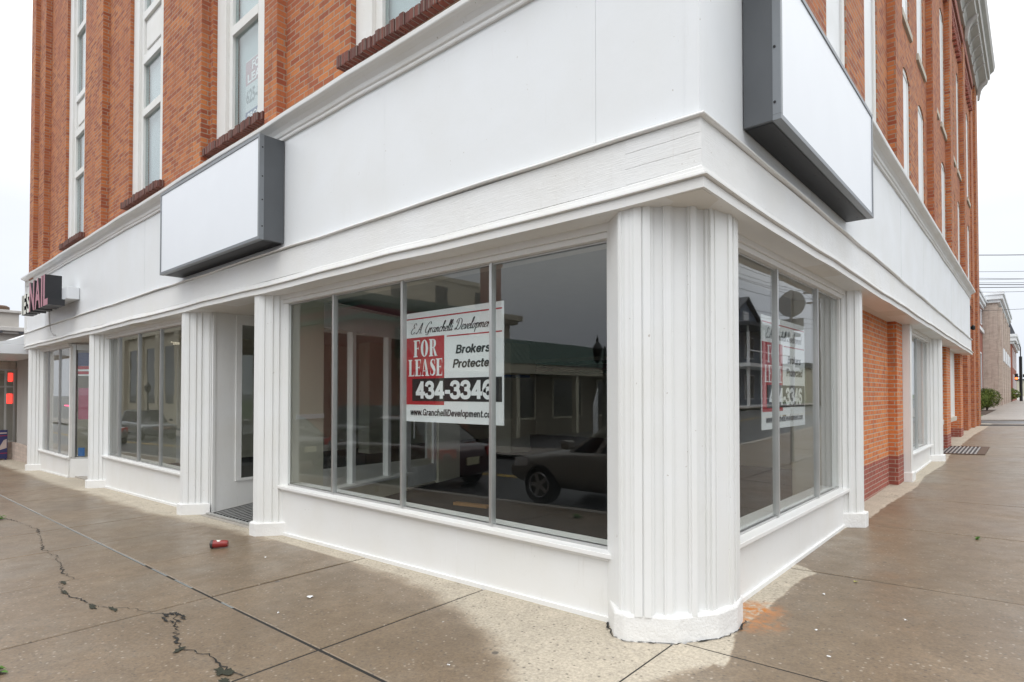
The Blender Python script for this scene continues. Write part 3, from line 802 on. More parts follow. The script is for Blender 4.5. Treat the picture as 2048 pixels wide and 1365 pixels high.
def splay_column(pts, z_base, name='column'):
    """column with narrow front and fluted splayed sides. pts: glass-side, front corner, front corner, glass-side (x, y)"""
    def offs(path, prof, k):
        L_ = [0]
        for a, b in zip(path, path[1:]): L_.append(L_[-1] + (Vector(b) - Vector(a)).length)
        tot = L_[-1]; out_ = []
        for f, d in prof:
            t_ = f * tot
            for q in range(len(path) - 1):
                if t_ <= L_[q + 1] + 1e-9:
                    a, b = Vector(path[q]), Vector(path[q + 1]); e = (b - a).normalized(); n_ = Vector((e.y, -e.x))
                    p_ = a + e * (t_ - L_[q]) + n_ * (d * .62); out_.append((p_.x, p_.y)); break
        return out_
    pr = [(0, 0), (.06, 0), (.061, .022), (.13, .022), (.131, .002), (.21, .002), (.22, -.014), (.34, -.014), (.36, .018), (.44, .018), (.46, -.012), (.54, -.012), (.56, .020), (.66, .020), (.67, .006), (.80, .006), (.81, .026), (.90, .026), (.905, .008), (1, .008)]
    left = offs([pts[0], pts[1]], pr, 1); right = offs([pts[2], pts[3]], [(1 - f, d) for f, d in reversed(pr)], 1)
    cx = sum(p[0] for p in pts) / 4; cy = sum(p[1] for p in pts) / 4
    m_ = MB(); m_.prism(left + right, lambda x, y: gz(x, y) + z_base - .02, 2.838)
    c_ = part(m_, name, M['column'], bevel=.002)
    def grow(k): 
        P_ = [Vector(p) for p in pts]; e = [(P_[i + 1] - P_[i]).normalized() for i in range(3)]; n_ = [Vector((v.y, -v.x)) * k for v in e]
        def isect(p, d, q, f):
            den = d.x * f.y - d.y * f.x; t_ = ((q.x - p.x) * f.y - (q.y - p.y) * f.x) / den; return p + d * t_
        a = P_[0] + n_[0] - e[0] * .02; b = isect(P_[0] + n_[0], e[0], P_[1] + n_[1], e[1]); c__ = isect(P_[1] + n_[1], e[1], P_[2] + n_[2], e[2]); d_ = P_[3] + n_[2] + e[2] * .02
        return [tuple(a), tuple(b), tuple(c__), tuple(d_)]
    m_ = MB(); m_.prism(grow(.045), lambda x, y: gz(x, y) - .10, lambda x, y: gz(x, y) + z_base)
    m_.build('column_base', M['base'], c_, bevel=.012)
    return c_
for xl, xr in ((-19.15, -18.72), (-13.22, -12.83), (-8.22, -7.83), (-5.84, -5.46)):
    splay_column([(xl - .26, .30), (xl, .03), (xl + .11, .03), (xr, .31)], .16)
splay_column([(-.36, 4.44), (-.085, 4.60), (-.085, 4.72), (-.40, 4.93)], .17)
splay_column([(-.40, 12.50), (-.09, 12.72), (-.09, 12.85), (-.42, 13.20)], .14)
# plain boxed column beside the brick recess
mb = MB(); mb.box(-.55, -.19, 9.02, 9.34, gz(-.2, 9.2) + .14, 2.838); mb.box(-.189, -.175, 9.022, 9.07, gz(-.2, 9.2) + .14, 2.837)
c = part(mb, 'boxed_column', M['column'], bevel=.004)
mb = MB(); mb.box(-.55, -.155, 9.0, 9.36, 0, gz(-.2, 9.2) + .16); mb.build('column_base', M['base'], c, bevel=.01)
# the big corner column
BASE = [(-.86, .45), (-.845, .26), (-.66, .045), (-.565, .015), (-.285, .175), (-.10, .43), (-.055, .63), (-.10, .86), (-.28, .98), (-.5, .98)]
mb = MB(); n = len(BASE); pts = []
mb.prism(list(reversed(BASE))[::-1], lambda x, y: gz(x, y) - .08, lambda x, y: gz(x, y) + .175)
struct(crack([(-.86, .255), (-.665, .035), (-.567, .006), (-.28, .168), (-.092, .428), (-.046, .63), (-.08, .84)], lambda f: .004 + .006 * max(0, math.sin(f * 23)) ** 2).build('column_crevice', M['joint'], fix=False))
# shaft: outline follows the base, stepped into bands
SH = [(-0.865, 0.4), (-0.859, 0.328), (-0.834, 0.243), (-0.628, 0.071), (-0.632, 0.058), (-0.618, 0.053), (-0.605, 0.049), (-0.6, 0.063), (-0.573, 0.054), (-0.537, 0.061), (-0.531, 0.049), (-0.521, 0.054), (-0.511, 0.059), (-0.504, 0.044), (-0.482, 0.056), (-0.459, 0.067), (-0.462, 0.08), (-0.452, 0.085), (-0.449, 0.072), (-0.429, 0.082), (-0.407, 0.095), (-0.416, 0.108), (-0.41, 0.113), (-0.401, 0.12), (-0.411, 0.134), (-0.387, 0.152), (-0.36, 0.172), (-0.346, 0.153), (-0.343, 0.155), (-0.337, 0.16), (-0.341, 0.165), (-0.326, 0.176), (-0.307, 0.19), (-0.315, 0.199), (-0.309, 0.204), (-0.303, 0.21), (-0.316, 0.223), (-0.283, 0.258), (-0.25, 0.294), (-0.233, 0.278), (-0.23, 0.281), (-0.224, 0.287), (-0.214, 0.277), (-0.203, 0.289), (-0.189, 0.305), (-0.206, 0.319), (-0.199, 0.328), (-0.194, 0.338), (-0.22, 0.352), (-0.204, 0.383), (-0.186, 0.417), (-0.168, 0.408), (-0.163, 0.417), (-0.158, 0.426), (-0.135, 0.414), (-0.131, 0.424), (-0.125, 0.434), (-0.14, 0.441), (-0.136, 0.451), (-0.132, 0.464), (-0.124, 0.462), (-0.11, 0.525), (-0.095, 0.592), (-0.082, 0.589), (-0.078, 0.608), (-0.075, 0.628), (-0.093, 0.63), (-0.095, 0.66), (-0.098, 0.69), (-0.084, 0.692), (-0.09, 0.743), (-0.098, 0.8), (-0.115, 0.82), (-0.2, 0.93), (-0.5, 0.97), (-0.8, 0.6)]
mc = MB(); mc.prism(SH, lambda x, y: gz(x, y) + .16, 2.838)
c = part(mc, 'corner_column', M['column'], bevel=.0025)
b_ = mb.build('column_base', M['base'], c, bevel=.02)

def mull(mb_, ax, s, c, z0, z1, w_=.030, d0=-.03, d1=.026):
    if ax == 'A': mb_.box(s - w_ / 2, s + w_ / 2, c + d0, c + d1, z0, z1)
    else: mb_.box(c - d1, c - d0, s - w_ / 2, s + w_ / 2, z0, z1)
def shop_window(ax, s0, s1, c, z0, z1, ms, bulk_d=.05, sill_d=.11, base=True):
    """glazed shopfront bay: white timber frame, aluminium mullions, panes, sill, bulkhead. c = glass plane"""
    P = (lambda m_, a, b, d0, d1, e, f: m_.box(a, b, c - d1, c - d0, e, f)) if ax == 'A' else (lambda m_, a, b, d0, d1, e, f: m_.box(c + d0, c + d1, a, b, e, f))
    f = MB()
    P(f, s0 - .05, s1 + .05, -.05, .06, z1, z1 + .045); P(f, s0 - .05, s1 + .05, -.05, .085, z1 + .046, 2.837)
    P(f, s0 - .05, s0, -.05, .03, z0, z1); P(f, s1, s1 + .05, -.05, .03, z0, z1)
    P(f, s0 - .14, s0 - .051, -.05, .07, z0, z1); P(f, s1 + .051, s1 + .12, -.05, .05, z0, z1)
    fr = part(f, 'shop_window', M['trim'], bevel=.003)
    al = MB()
    for s in ms: mull(al, ax, s, c, z0 + .012, z1)
    P(al, s0, s1, -.03, .010, z0, z0 + .022); P(al, s0, s1, -.03, .010, z1 - .018, z1)
    al.build('mullion', M['alum'], fr, bevel=.002)
    edges = [s0] + ms + [s1]
    for a, b in zip(edges, edges[1:]):
        g = MB(); P(g, a + .002, b - .002, -.004, .004, z0 + .03, z1 - .02); g.build('pane', M['glass'], fr)
    s = MB(); P(s, s0 - .10, s1 + .10, -.25, sill_d, z0 - .035, z0); P(s, s0 - .10, s1 + .10, -.05, sill_d - .03, z0 - .06, z0 - .0351)
    s.build('sill', M['trim'], fr, bevel=.004)
    b = MB(); F = (lambda s_: gz(s_, c)) if ax == 'A' else (lambda s_: gz(c, s_))
    n = max(1, int((s1 - s0) / 1.2))
    for k in range(n):
        a, e = s0 - .08 + (s1 - s0 + .16) * k / n, s0 - .08 + (s1 - s0 + .16) * (k + 1) / n
        def q(d0, d1, zl0, zl1, zt0, zt1):
            if ax == 'A': b.hexa([(a, c - d1, zl0), (e, c - d1, zl1), (e, c - d0, zl1), (a, c - d0, zl0), (a, c - d1, zt0), (e, c - d1, zt1), (e, c - d0, zt1), (a, c - d0, zt0)])
            else: b.hexa([(c + d1, a, zl0), (c + d1, e, zl1), (c + d0, e, zl1), (c + d0, a, zl0), (c + d1, a, zt0), (c + d1, e, zt1), (c + d0, e, zt1), (c + d0, a, zt0)])
        q(-.06, bulk_d, F(a) - .05, F(e) - .05, z0 - .036, z0 - .036)
        if base: q(bulk_d - .001, bulk_d + .022, F(a) - .05, F(e) - .05, F(a) + .035, F(e) + .035)
    b.build('bulkhead', M['bulk'], fr, bevel=.003)
    return fr
GY_ = .30
shop_window('A', -5.62, -.845, GY_, .475, 2.725, [-4.46, -3.225, -2.015])
shop_window('A', -13.25, -8.60, GY_, .345, 2.735, [-12.16, -11.01, -9.88])
shop_window('A', -18.78, -15.90, GY_, .105, 2.745, [-18.2, -16.97])
shop_window('B', 1.0, 4.46, -.30, .485, 2.735, [2.22, 3.54])
shop_window('B', 9.42, 12.44, -.34, .50, 2.73, [10.9])

# ---- recessed entrance between the two big windows
EX0, EX1, EY = -7.80, -5.66, 4.6
def obl(mb_, P0, d_, n_, t0, t1, o0, o1, z0, z1):
    p = [P0 + d_ * t0 + n_ * o1, P0 + d_ * t1 + n_ * o1, P0 + d_ * t1 + n_ * o0, P0 + d_ * t0 + n_ * o0]
    mb_.hexa([(v.x, v.y, z0) for v in p] + [(v.x, v.y, z1) for v in p])
mb = MB(); mb.box(EX0 - .06, EX0, .315, .70, -.25, 2.836); mb.box(EX0 - .055, EX0 + .012, .316, .36, -.22, 2.835); mb.box(EX0 - .06, EX0, .701, EY, -.25, .28)
mb.box(EX0 - .055, EX0 + .022, .66, EY, .262, .30); mb.box(EX0 - .055, EX0 + .016, .66, .75, .30, 2.68); mb.box(EX0 - .055, EX0 + .016, .66, EY, 2.681, 2.836); mb.box(EX0 - .055, EX0 + .014, EY - .1, EY, .30, 2.68)
ent = part(mb, 'shop_entrance', M['bulk'], bevel=.003)
g = MB(); g.box(EX0 - .03, EX0 - .022, .75, EY - .1, .30, 2.68); g.build('pane', M['glass'], ent)
Q0, Q1 = Vector((-5.62, .38)), Vector((-7.0, 4.6)); qd = (Q1 - Q0).normalized(); qn = Vector((-qd.y, qd.x)); QL = (Q1 - Q0).length   # qn points into the recess
mb = MB(); obl(mb, Q0, qd, qn, 0, .57, -.05, .03, -.2, 2.836); obl(mb, Q0, qd, qn, .571, 2.62, -.05, .03, -.2, .27); obl(mb, Q0, qd, qn, 3.64, QL, -.05, .03, -.1, 2.836); obl(mb, Q0, qd, qn, 2.62, 3.64, -.05, .03, 2.2, 2.836)
mb.build('side_wall', M['beige'], ent)
mb = MB(); obl(mb, Q0, qd, qn, .572, 2.62, -.16, .05, .271, .31)
for a, b in ((1.17, 1.25), (2.05, 2.13), (2.52, 2.62)): obl(mb, Q0, qd, qn, a, b, -.06, .04, .311, 2.5)
obl(mb, Q0, qd, qn, .572, 2.62, -.055, .035, 2.501, 2.836)
mb.build('side_window_frame', M['trim'], ent, bevel=.004)
for a, b in ((.574, 1.168), (1.252, 2.048), (2.132, 2.518)):
    g = MB(); obl(g, Q0, qd, qn, a, b, -.004, .004, .312, 2.499); g.build('pane', M['glass'], ent)
mb = MB()
for a, b, z0, z1 in ((2.66, 2.76, .04, 2.18), (3.50, 3.60, .04, 2.18), (2.761, 3.499, .04, .36), (2.761, 3.499, 2.08, 2.18)): obl(mb, Q0, qd, qn, a, b, -.025, .02, z0, z1)
h0 = Q0 + qd * 2.80 - qn * .06; mb.tube([(h0.x, h0.y, .85), (h0.x, h0.y, 1.25)], .014)
dr = mb.build('door', M['trim'], ent, bevel=.004)
g = MB(); obl(g, Q0, qd, qn, 2.762, 3.498, -.004, .004, .361, 2.079); g.build('door_glass', M['glass'], dr)
mb = MB(); mb.box(EX0, Q1.x, EY, EY + .06, -.1, 2.836); mb.build('back_wall', M['beige'], ent)
mb = MB(); mb.hexa([(EX0, .16, gz(EX0, .16) - .1), (EX1, .16, gz(EX1, .16) - .1), (EX1 - .5, 1.9, -.2), (EX0, 1.9, -.2), (EX0, .16, gz(EX0, .16) + .006), (EX1, .16, gz(EX1, .16) + .006), (EX1 - .5, 1.9, .0), (EX0, 1.9, .0)])
mb.prism([(EX0, 1.901), (EX1 - .5, 1.901), (Q1.x, EY), (EX0, EY)], -.1, .0)
mb.build('entrance_ramp', M['kerb'], ent)
mb = MB(); mb.prism([(EX0, .905), (-5.75, .905), (Q1.x, EY), (EX0, EY)], 2.858, 2.88); mb.build('entrance_ceiling', M['soffit'], ent)
# ribbed steel mat on the ramp
def rz(x, y): return gz(x, .16) + .006 + (0 - gz(x, .16) - .006) * (y - .16) / (1.9 - .16)
tm = thing('entrance_mat', 'ribbed grey metal mat on the floor of the recessed shop entrance', 'mat', (-6.75, .8, -.1))
mb = MB(); x = EX0 + .08
while x < EX1 - .42:
    mb.hexa([(x, .30, rz(x, .30) + .004), (x + .038, .30, rz(x, .30) + .004), (x + .035, 1.7, rz(x, 1.7) + .004), (x, 1.7, rz(x, 1.7) + .004), (x + .006, .30, rz(x, .3) + .02), (x + .050, .30, rz(x, .3) + .02), (x + .050, 1.7, rz(x, 1.7) + .02), (x + .006, 1.7, rz(x, 1.7) + .02)])
    x += .105
mb.v = [(a + 6.75, b - .8, c_ + .1) for a, b, c_ in mb.v]
mb.build('rib', M['steel'], tm)
mb = MB(); q = [(EX0 + .04, .27), (EX1 - .36, .27), (EX1 - .36, 1.76), (EX0 + .04, 1.76)]
mb.hexa([(a, b, rz(a, b) + .001) for a, b in q] + [(a, b, rz(a, b) + .005) for a, b in q]); mb.v = [(a + 6.75, b - .8, c_ + .1) for a, b, c_ in mb.v]
mb.build('backing', M['mat_dark'], tm)
mb = MB(); q = [(EX0 + .04, .22), (EX1 - .2, .22), (EX1 - .2, .26), (EX0 + .04, .26)]
mb.hexa([(a, b, rz(a, b) + .0055) for a, b in q] + [(a, b, rz(a, b) + .024) for a, b in q]); mb.v = [(a + 6.75, b - .8, c_ + .1) for a, b, c_ in mb.v]
mb.build('edge_bar', M['alum_dull'], tm)

# ---- splayed return of the end shop
A0, A1 = Vector((-15.84, .30)), Vector((-14.45, 1.75))
dv_ = (A1 - A0).normalized(); nv = Vector((dv_.y, -dv_.x))
def splay(mb_, t0, t1, d0, d1, z0, z1):
    p = [A0 + dv_ * t0 + nv * d1, A0 + dv_ * t1 + nv * d1, A0 + dv_ * t1 + nv * d0, A0 + dv_ * t0 + nv * d0]
    mb_.hexa([(v.x, v.y, z0) for v in p] + [(v.x, v.y, z1) for v in p])
mb = MB(); splay(mb, .02, 2.0, -.05, .05, -.6, .06); sp = part(mb, 'splayed_bulkhead', M['bulk'], bevel=.004)
mb = MB(); splay(mb, .0, .11, -.04, .04, .061, 2.80); splay(mb, .111, 2.0, -.03, .03, 2.66, 2.80); splay(mb, .111, 2.0, -.03, .03, .061, .10)
mb.build('aluminium_post', M['alum_dull'], sp, bevel=.003)
mb = MB(); splay(mb, .111, 2.0, -.004, .004, .10, 2.66); mb.build('pane', M['glass'], sp)
mb = MB(); mb.box(-14.44, -13.2, 1.8, 1.86, -.6, 2.83); mb.build('recess_wall', M['bulk'], sp)

# ---- brick recess and piers on the side street
def lowbrick(y0, y1, x, xb=-.9, nm='street_wall', top=2.838):
    mb_ = MB(); zz = .55
    mb_.box(xb, x, y0, y1, zz + .001, top); o = part(mb_, nm, M['brick_low'])
    mb_ = MB(); mb_.box(xb, x + .003, y0, y1, -.2, zz); mb_.build('dark_plinth', M['brick_dark'], o)
    return o
lowbrick(4.96, 8.45, -.42); lowbrick(8.451, 9.01, -.29, nm='brick_pier')
lowbrick(13.26, 23.19, -.52)
for y0, y1 in ((15.55, 16.45), (19.3, 20.1)): lowbrick(y0, y1, -.26, -.515, 'brick_pier')
lowbrick(22.2, 23.18, -.30, -.515, 'brick_pier')
for y0, y1 in ((13.9, 15.4), (16.75, 18.7)):
    f = MB(); f.box(-.53, -.36, y0, y0 + .12, .95, 2.836); f.box(-.53, -.36, y1 - .12, y1, .95, 2.836); f.box(-.515, -.38, y0 + .12, y1 - .12, .95, 2.836)
    fr = part(f, 'boarded_window', M['trim'], bevel=.004)
    s = MB(); s.box(-.53, -.31, y0 - .03, y1 + .03, .82, .948); s.build('sill', M['stone'], fr, bevel=.008)

# ---- interior of the corner shop
mb = MB(); mb.prism([(-13.5, .36), (EX0 - .07, .36), (EX0 - .07, EY + .08), (Q1.x + .08, EY + .08), (-5.52, .36), (-.36, .36), (-.36, 15), (-13.5, 15)], -.05, .012)
inn = part(mb, 'shop_floor', M['carpet'])
mb = MB(); mb.box(-13.5, -.62, .62, 15, 2.99, 3.03); part(mb, 'shop_ceiling', M['ceil'])
mb = MB(); mb.box(-13.6, -13.5, .36, 15, -.1, 3.0); mb.box(-13.5, -.36, 15, 15.1, -.1, 3.0); mb.box(-.95, -.91, 4.98, 15, -.1, 3.0); mb.box(-.95, -.43, 4.935, 4.955, -.1, 3.0)
iw = part(mb, 'interior_wall', M['beige'])
mb = MB(); mb.box(-13.49, -.96, 14.98, 14.995, 2.35, 2.47); mb.box(-13.49, -.96, 14.98, 14.995, 2.72, 2.84); mb.build('stripe', M['green'], iw)
mb = MB(); mb.box(-13.49, -.96, 14.98, 14.995, 2.50, 2.69); mb.build('stripe', M['maroon'], iw)
mb = MB(); mb.box(-9.95, -9.15, 8.6, 9.4, .012, 2.99); pi = part(mb, 'interior_pillar', M['beige'])
mb = MB(); mb.box(-9.953, -9.147, 8.597, 9.403, 2.05, 2.13); mb.build('stripe', M['blue'], pi)
mb = MB(); mb.box(-12.4, -11.9, 6.0, 6.5, .012, 2.99); part(mb, 'interior_pillar', M['beige'])
m_ = MB(); obl(m_, Q0, qd, qn, .05, .56, -.07, -.051, 1.28, 1.34); m_.build('wall_rail', M['trim'], ent)
m_ = MB(); obl(m_, Q0, qd, qn, 1.72, 1.80, -.062, -.051, .10, .19); m_.build('socket_plate', M['ivory'], ent)
# end shop and neighbouring interiors
mb = MB(); mb.box(-19.0, -13.61, .36, 9, -.7, -.35); part(mb, 'shop_floor', M['kerb'])
mb = MB(); mb.box(-18.87, -18.82, .26, 9, -.6, 3.0); mb.box(-19.0, -13.61, 9, 9.1, -.4, 3.0); part(mb, 'interior_wall', M['beige'])
mb = MB(); mb.box(-19.0, -13.61, .62, 9, 2.99, 3.03); part(mb, 'shop_ceiling', M['ceil'])
mb = MB(); mb.box(-4.4, -.92, 10.0, 10.05, 0, 3.0); part(mb, 'interior_wall', M['beige'])
mb = MB()
for k in range(14): mb.box(-.56 - .004 * (k % 2), -.54 - .004 * (k % 2), 9.45 + k * .2, 9.45 + k * .2 + .2, .50, 2.73)
part(mb, 'vertical_blind', M['curtain'])
t = thing('display_shelf', 'blue shelving of small goods inside the end shop window', 'shelf', (-17.2, 2.4, -.35))
mb = MB()
for k in range(7): mb.box(-.8, .8, -.15, .15, .5 + k * .26, .53 + k * .26)
mb.box(-.8, .8, .15, .18, .3, 2.3); mb.build('shelf_board', M['blue'], t)
for k in range(6):
    mb = MB(); q = -.72
    while q < .7:
        w_ = random.uniform(.06, .14); mb.box(q, q + w_, -.1, .1, .531 + k * .26, .531 + k * .26 + random.uniform(.1, .2)); q += w_ + random.uniform(.01, .06)
    mb.build('goods', M[['blue', 'curtain', 'pink', 'navy', 'blue', 'ivory'][k]], t)
mb = MB(); mb.tube([(-18.0, .62, 1.30), (-16.9, .62, 1.30)], .018); tag(mb.build('neon_tube', M['neonpink'], at=(-17.5, .62, 1.30)), 'pink neon tube glowing low in the end shop window', 'neon light')
mb = MB(); mb.box(-15.1, -14.6, 1.2, 1.9, 2.25, 2.28)
t = thing('window_poster', 'blue poster with two red stripes at the top of the splayed shop glass', 'poster', (-15.15, 1.08, 2.28))
def onsplay(mb_, t0, t1, z0, z1, d=-.015):
    p0 = A0 + dv_ * t0 + nv * d - Vector((-15.15, 1.08)); p1 = A0 + dv_ * t1 + nv * d - Vector((-15.15, 1.08)); q_ = nv * -.004
    mb_.hexa([(p0.x, p0.y, z0 - 2.28), (p1.x, p1.y, z0 - 2.28), (p1.x + q_.x, p1.y + q_.y, z0 - 2.28), (p0.x + q_.x, p0.y + q_.y, z0 - 2.28), (p0.x, p0.y, z1 - 2.28), (p1.x, p1.y, z1 - 2.28), (p1.x + q_.x, p1.y + q_.y, z1 - 2.28), (p0.x + q_.x, p0.y + q_.y, z1 - 2.28)])
mb = MB(); onsplay(mb, .12, 1.9, 2.28, 2.60); mb.build('sheet', M['navy'], t)
mb = MB(); onsplay(mb, .12, 1.9, 2.2, 2.275); onsplay(mb, .12, 1.9, 2.08, 2.15); mb.build('stripe', M['red'], t)
mb = MB(); onsplay(mb, .12, 1.9, 2.155, 2.195); onsplay(mb, .12, 1.9, 2.04, 2.075); mb.build('border', M['signwhite'], t)
t = thing('window_poster', 'dull pink picture poster behind the splayed shop glass', 'poster', (-15.15, 1.08, 2.28))
mb = MB(); onsplay(mb, .14, 1.5, 1.0, 1.75); mb.build('sheet', M['pink'], t)
mb = MB(); onsplay(mb, .15, .30, .12, .32); tag(mb.build('window_sticker', M['blue'], at=(0, 0, 0)), 'small blue sticker at the foot of the splayed shop glass', 'sticker'); bpy.data.objects['window_sticker'].location = (-15.15, 1.08, 2.28)

# ================================================================== SIGNS ON THE BUILDING
def lightbox(name, label, x0, x1, y0, y1, z0, z1, face):
    """boxed sign with retainer frame; face '-y' or '+x'"""
    at = ((x0 + x1) / 2, (y0 + y1) / 2, z0)
    t = thing(name, label, 'sign', at)
    def A_(m_): m_.v = [(a - at[0], b - at[1], c_ - at[2]) for a, b, c_ in m_.v]; return m_
    r = .035; mb_ = MB()
    mb_.box(x0, x1, y0 + (.012 if face == '-y' else 0), y1, z0, z1) if face == '-y' else mb_.box(x0, x1 - .012, y0, y1, z0, z1)
    A_(mb_).build('cabinet', M['signgrey'], t, bevel=.004)
    mb_ = MB()
    if face == '-y':
        for a, b, e, f in ((x0 - .003, x1 + .003, z0 - .003, z0 + r), (x0 - .003, x1 + .003, z1 - r, z1 + .003)): mb_.box(a, b, y0 - .006, y0 + .05, e, f)
        for a, b in ((x0 - .003, x0 + r), (x1 - r, x1 + .003)): mb_.box(a, b, y0 - .006, y0 + .05, z0 + r, z1 - r)
    else:
        for a, b, e, f in ((y0 - .003, y1 + .003, z0 - .003, z0 + r), (y0 - .003, y1 + .003, z1 - r, z1 + .003)): mb_.box(x1 - .05, x1 + .006, a, b, e, f)
        for a, b in ((y0 - .003, y0 + r), (y1 - r, y1 + .003)): mb_.box(x1 - .05, x1 + .006, a, b, z0 + r, z1 - r)
    A_(mb_).build('retainer_frame', M['signedge'], t, bevel=.002)
    mb_ = MB()
    if face == '-y': mb_.box(x0 + r, x1 - r, y0 + .002, y0 + .010, z0 + r, z1 - r)
    else: mb_.box(x1 - .010, x1 - .002, y0 + r, y1 - r, z0 + r, z1 - r)
    A_(mb_).build('face_panel', M['signface'], t)
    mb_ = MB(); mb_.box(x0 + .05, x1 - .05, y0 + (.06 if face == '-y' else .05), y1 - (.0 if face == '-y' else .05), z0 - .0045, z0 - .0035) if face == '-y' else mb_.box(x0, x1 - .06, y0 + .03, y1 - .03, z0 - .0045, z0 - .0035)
    A_(mb_).build('underside_shade', M['black'], t)  # thin black sheet: the shade under the cabinet, painted in as colour
    mb_ = MB()
    if face == '-y':
        for z in (z0 + .15, (z0 + z1) / 2 - .15, (z0 + z1) / 2 + .12, z1 - .15): mb_.lathe([(.009, 0), (.009, .006), (.004, .008)], (x1 + .001, y0 + .03, z), 8, 'x')
        for k in range(4): mb_.lathe([(.009, -.006), (.009, 0)], (x0 + .4 + k * .8, y0 + .12, z0 - .0), 8)
    else:
        for z in (z0 + .12, z0 + .5, z0 + .9): mb_.lathe([(.009, -.007), (.009, 0)], (x1 - .035, y0 - .001, z), 8, 'y')
        for k in range(4): mb_.lathe([(.009, -.006), (.009, 0)], (x1 - .12, y0 + .5 + k * .8, z0), 8)
    A_(mb_).build('screw', M['black'], t)
    return t
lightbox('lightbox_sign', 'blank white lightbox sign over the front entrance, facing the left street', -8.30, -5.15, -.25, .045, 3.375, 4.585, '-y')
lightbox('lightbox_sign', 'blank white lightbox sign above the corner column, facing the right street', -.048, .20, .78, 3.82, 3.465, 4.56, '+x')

# channel letter sign on the end shop
t = thing('channel_letter_sign', 'faded pink and cream channel letter sign on the far left fascia', 'sign', (-15.6, -.3, 3.5))
U, V_ = (1, 0, 0), (0, 0, 1)
def chan(txt, x, z, h, width, y, mface, depth):
    T = text_mesh(txt, h, bold=.03, width=width)
    P, F = T
    back = MB()
    b = len(back.v); n = len(P)
    ed = {}
    for f in F:
        for i in range(len(f)):
            e = (f[i], f[(i + 1) % len(f)]); k = tuple(sorted(e)); ed.setdefault(k, []).append(e)
    back.v += [(x + a + 15.6, y + .3, z + c_ - 3.5) for a, c_ in P] + [(x + a + 15.6, y + depth + .3, z + c_ - 3.5) for a, c_ in P]
    for k, l in ed.items():
        if len(l) == 1: i, j = l[0]; back.f.append((i, j, n + j, n + i))
    back.f += [tuple(i + n for i in f) for f in F]
    back.build('letter_side', M['darkrib'], t, fix=False)
    fc = MB(); fc.v = [(x + a + 15.6, y + .3 - .002, z + c_ - 3.5) for a, c_ in P]; fc.f = list(F)
    fc.build('letter_face', mface, t, fix=False)
chan('I', -17.10, 3.54, .46, .12, -.46, M['cream'], .22); chan('E', -16.88, 3.54, .46, .30, -.46, M['cream'], .22); chan('S', -16.50, 3.54, .46, .34, -.46, M['cream'], .22)
for ch, x, w_ in (('N', -16.10, .52), ('A', -15.52, .56), ('I', -14.90, .14), ('L', -14.68, .42)): chan(ch, x, 3.54, .66, w_, -.48, M['pink'], .30)
mb = MB(); mb.box(-17.1, -14.1, -.18, .045, 3.66, 3.92); mb.v = [(a + 15.6, b + .3, c_ - 3.5) for a, b, c_ in mb.v]; mb.build('raceway', M['awning'], t, bevel=.006)
mb = MB(); mb.tube([(-.4 + .5 * math.sin(k / 8 * 3.1) * -.4, .18 + .12 * k / 8, .12 - .62 * math.sin(k / 8 * 1.6)) for k in range(9)], .012); mb.build('cable', M['steel'], t)

mb = MB(); mb.box(-.05, .05, -.03, .03, -.02, .02); mb.tube([(.03, -.02, 0), (.05, -.09, .015)], .012); o = mb.build('wall_hook', M['ivory'], bevel=.004); o.location = (-8.44, .03, 2.38); tag(o, 'small ivory bracket near the top of the column left of the entrance', 'bracket')
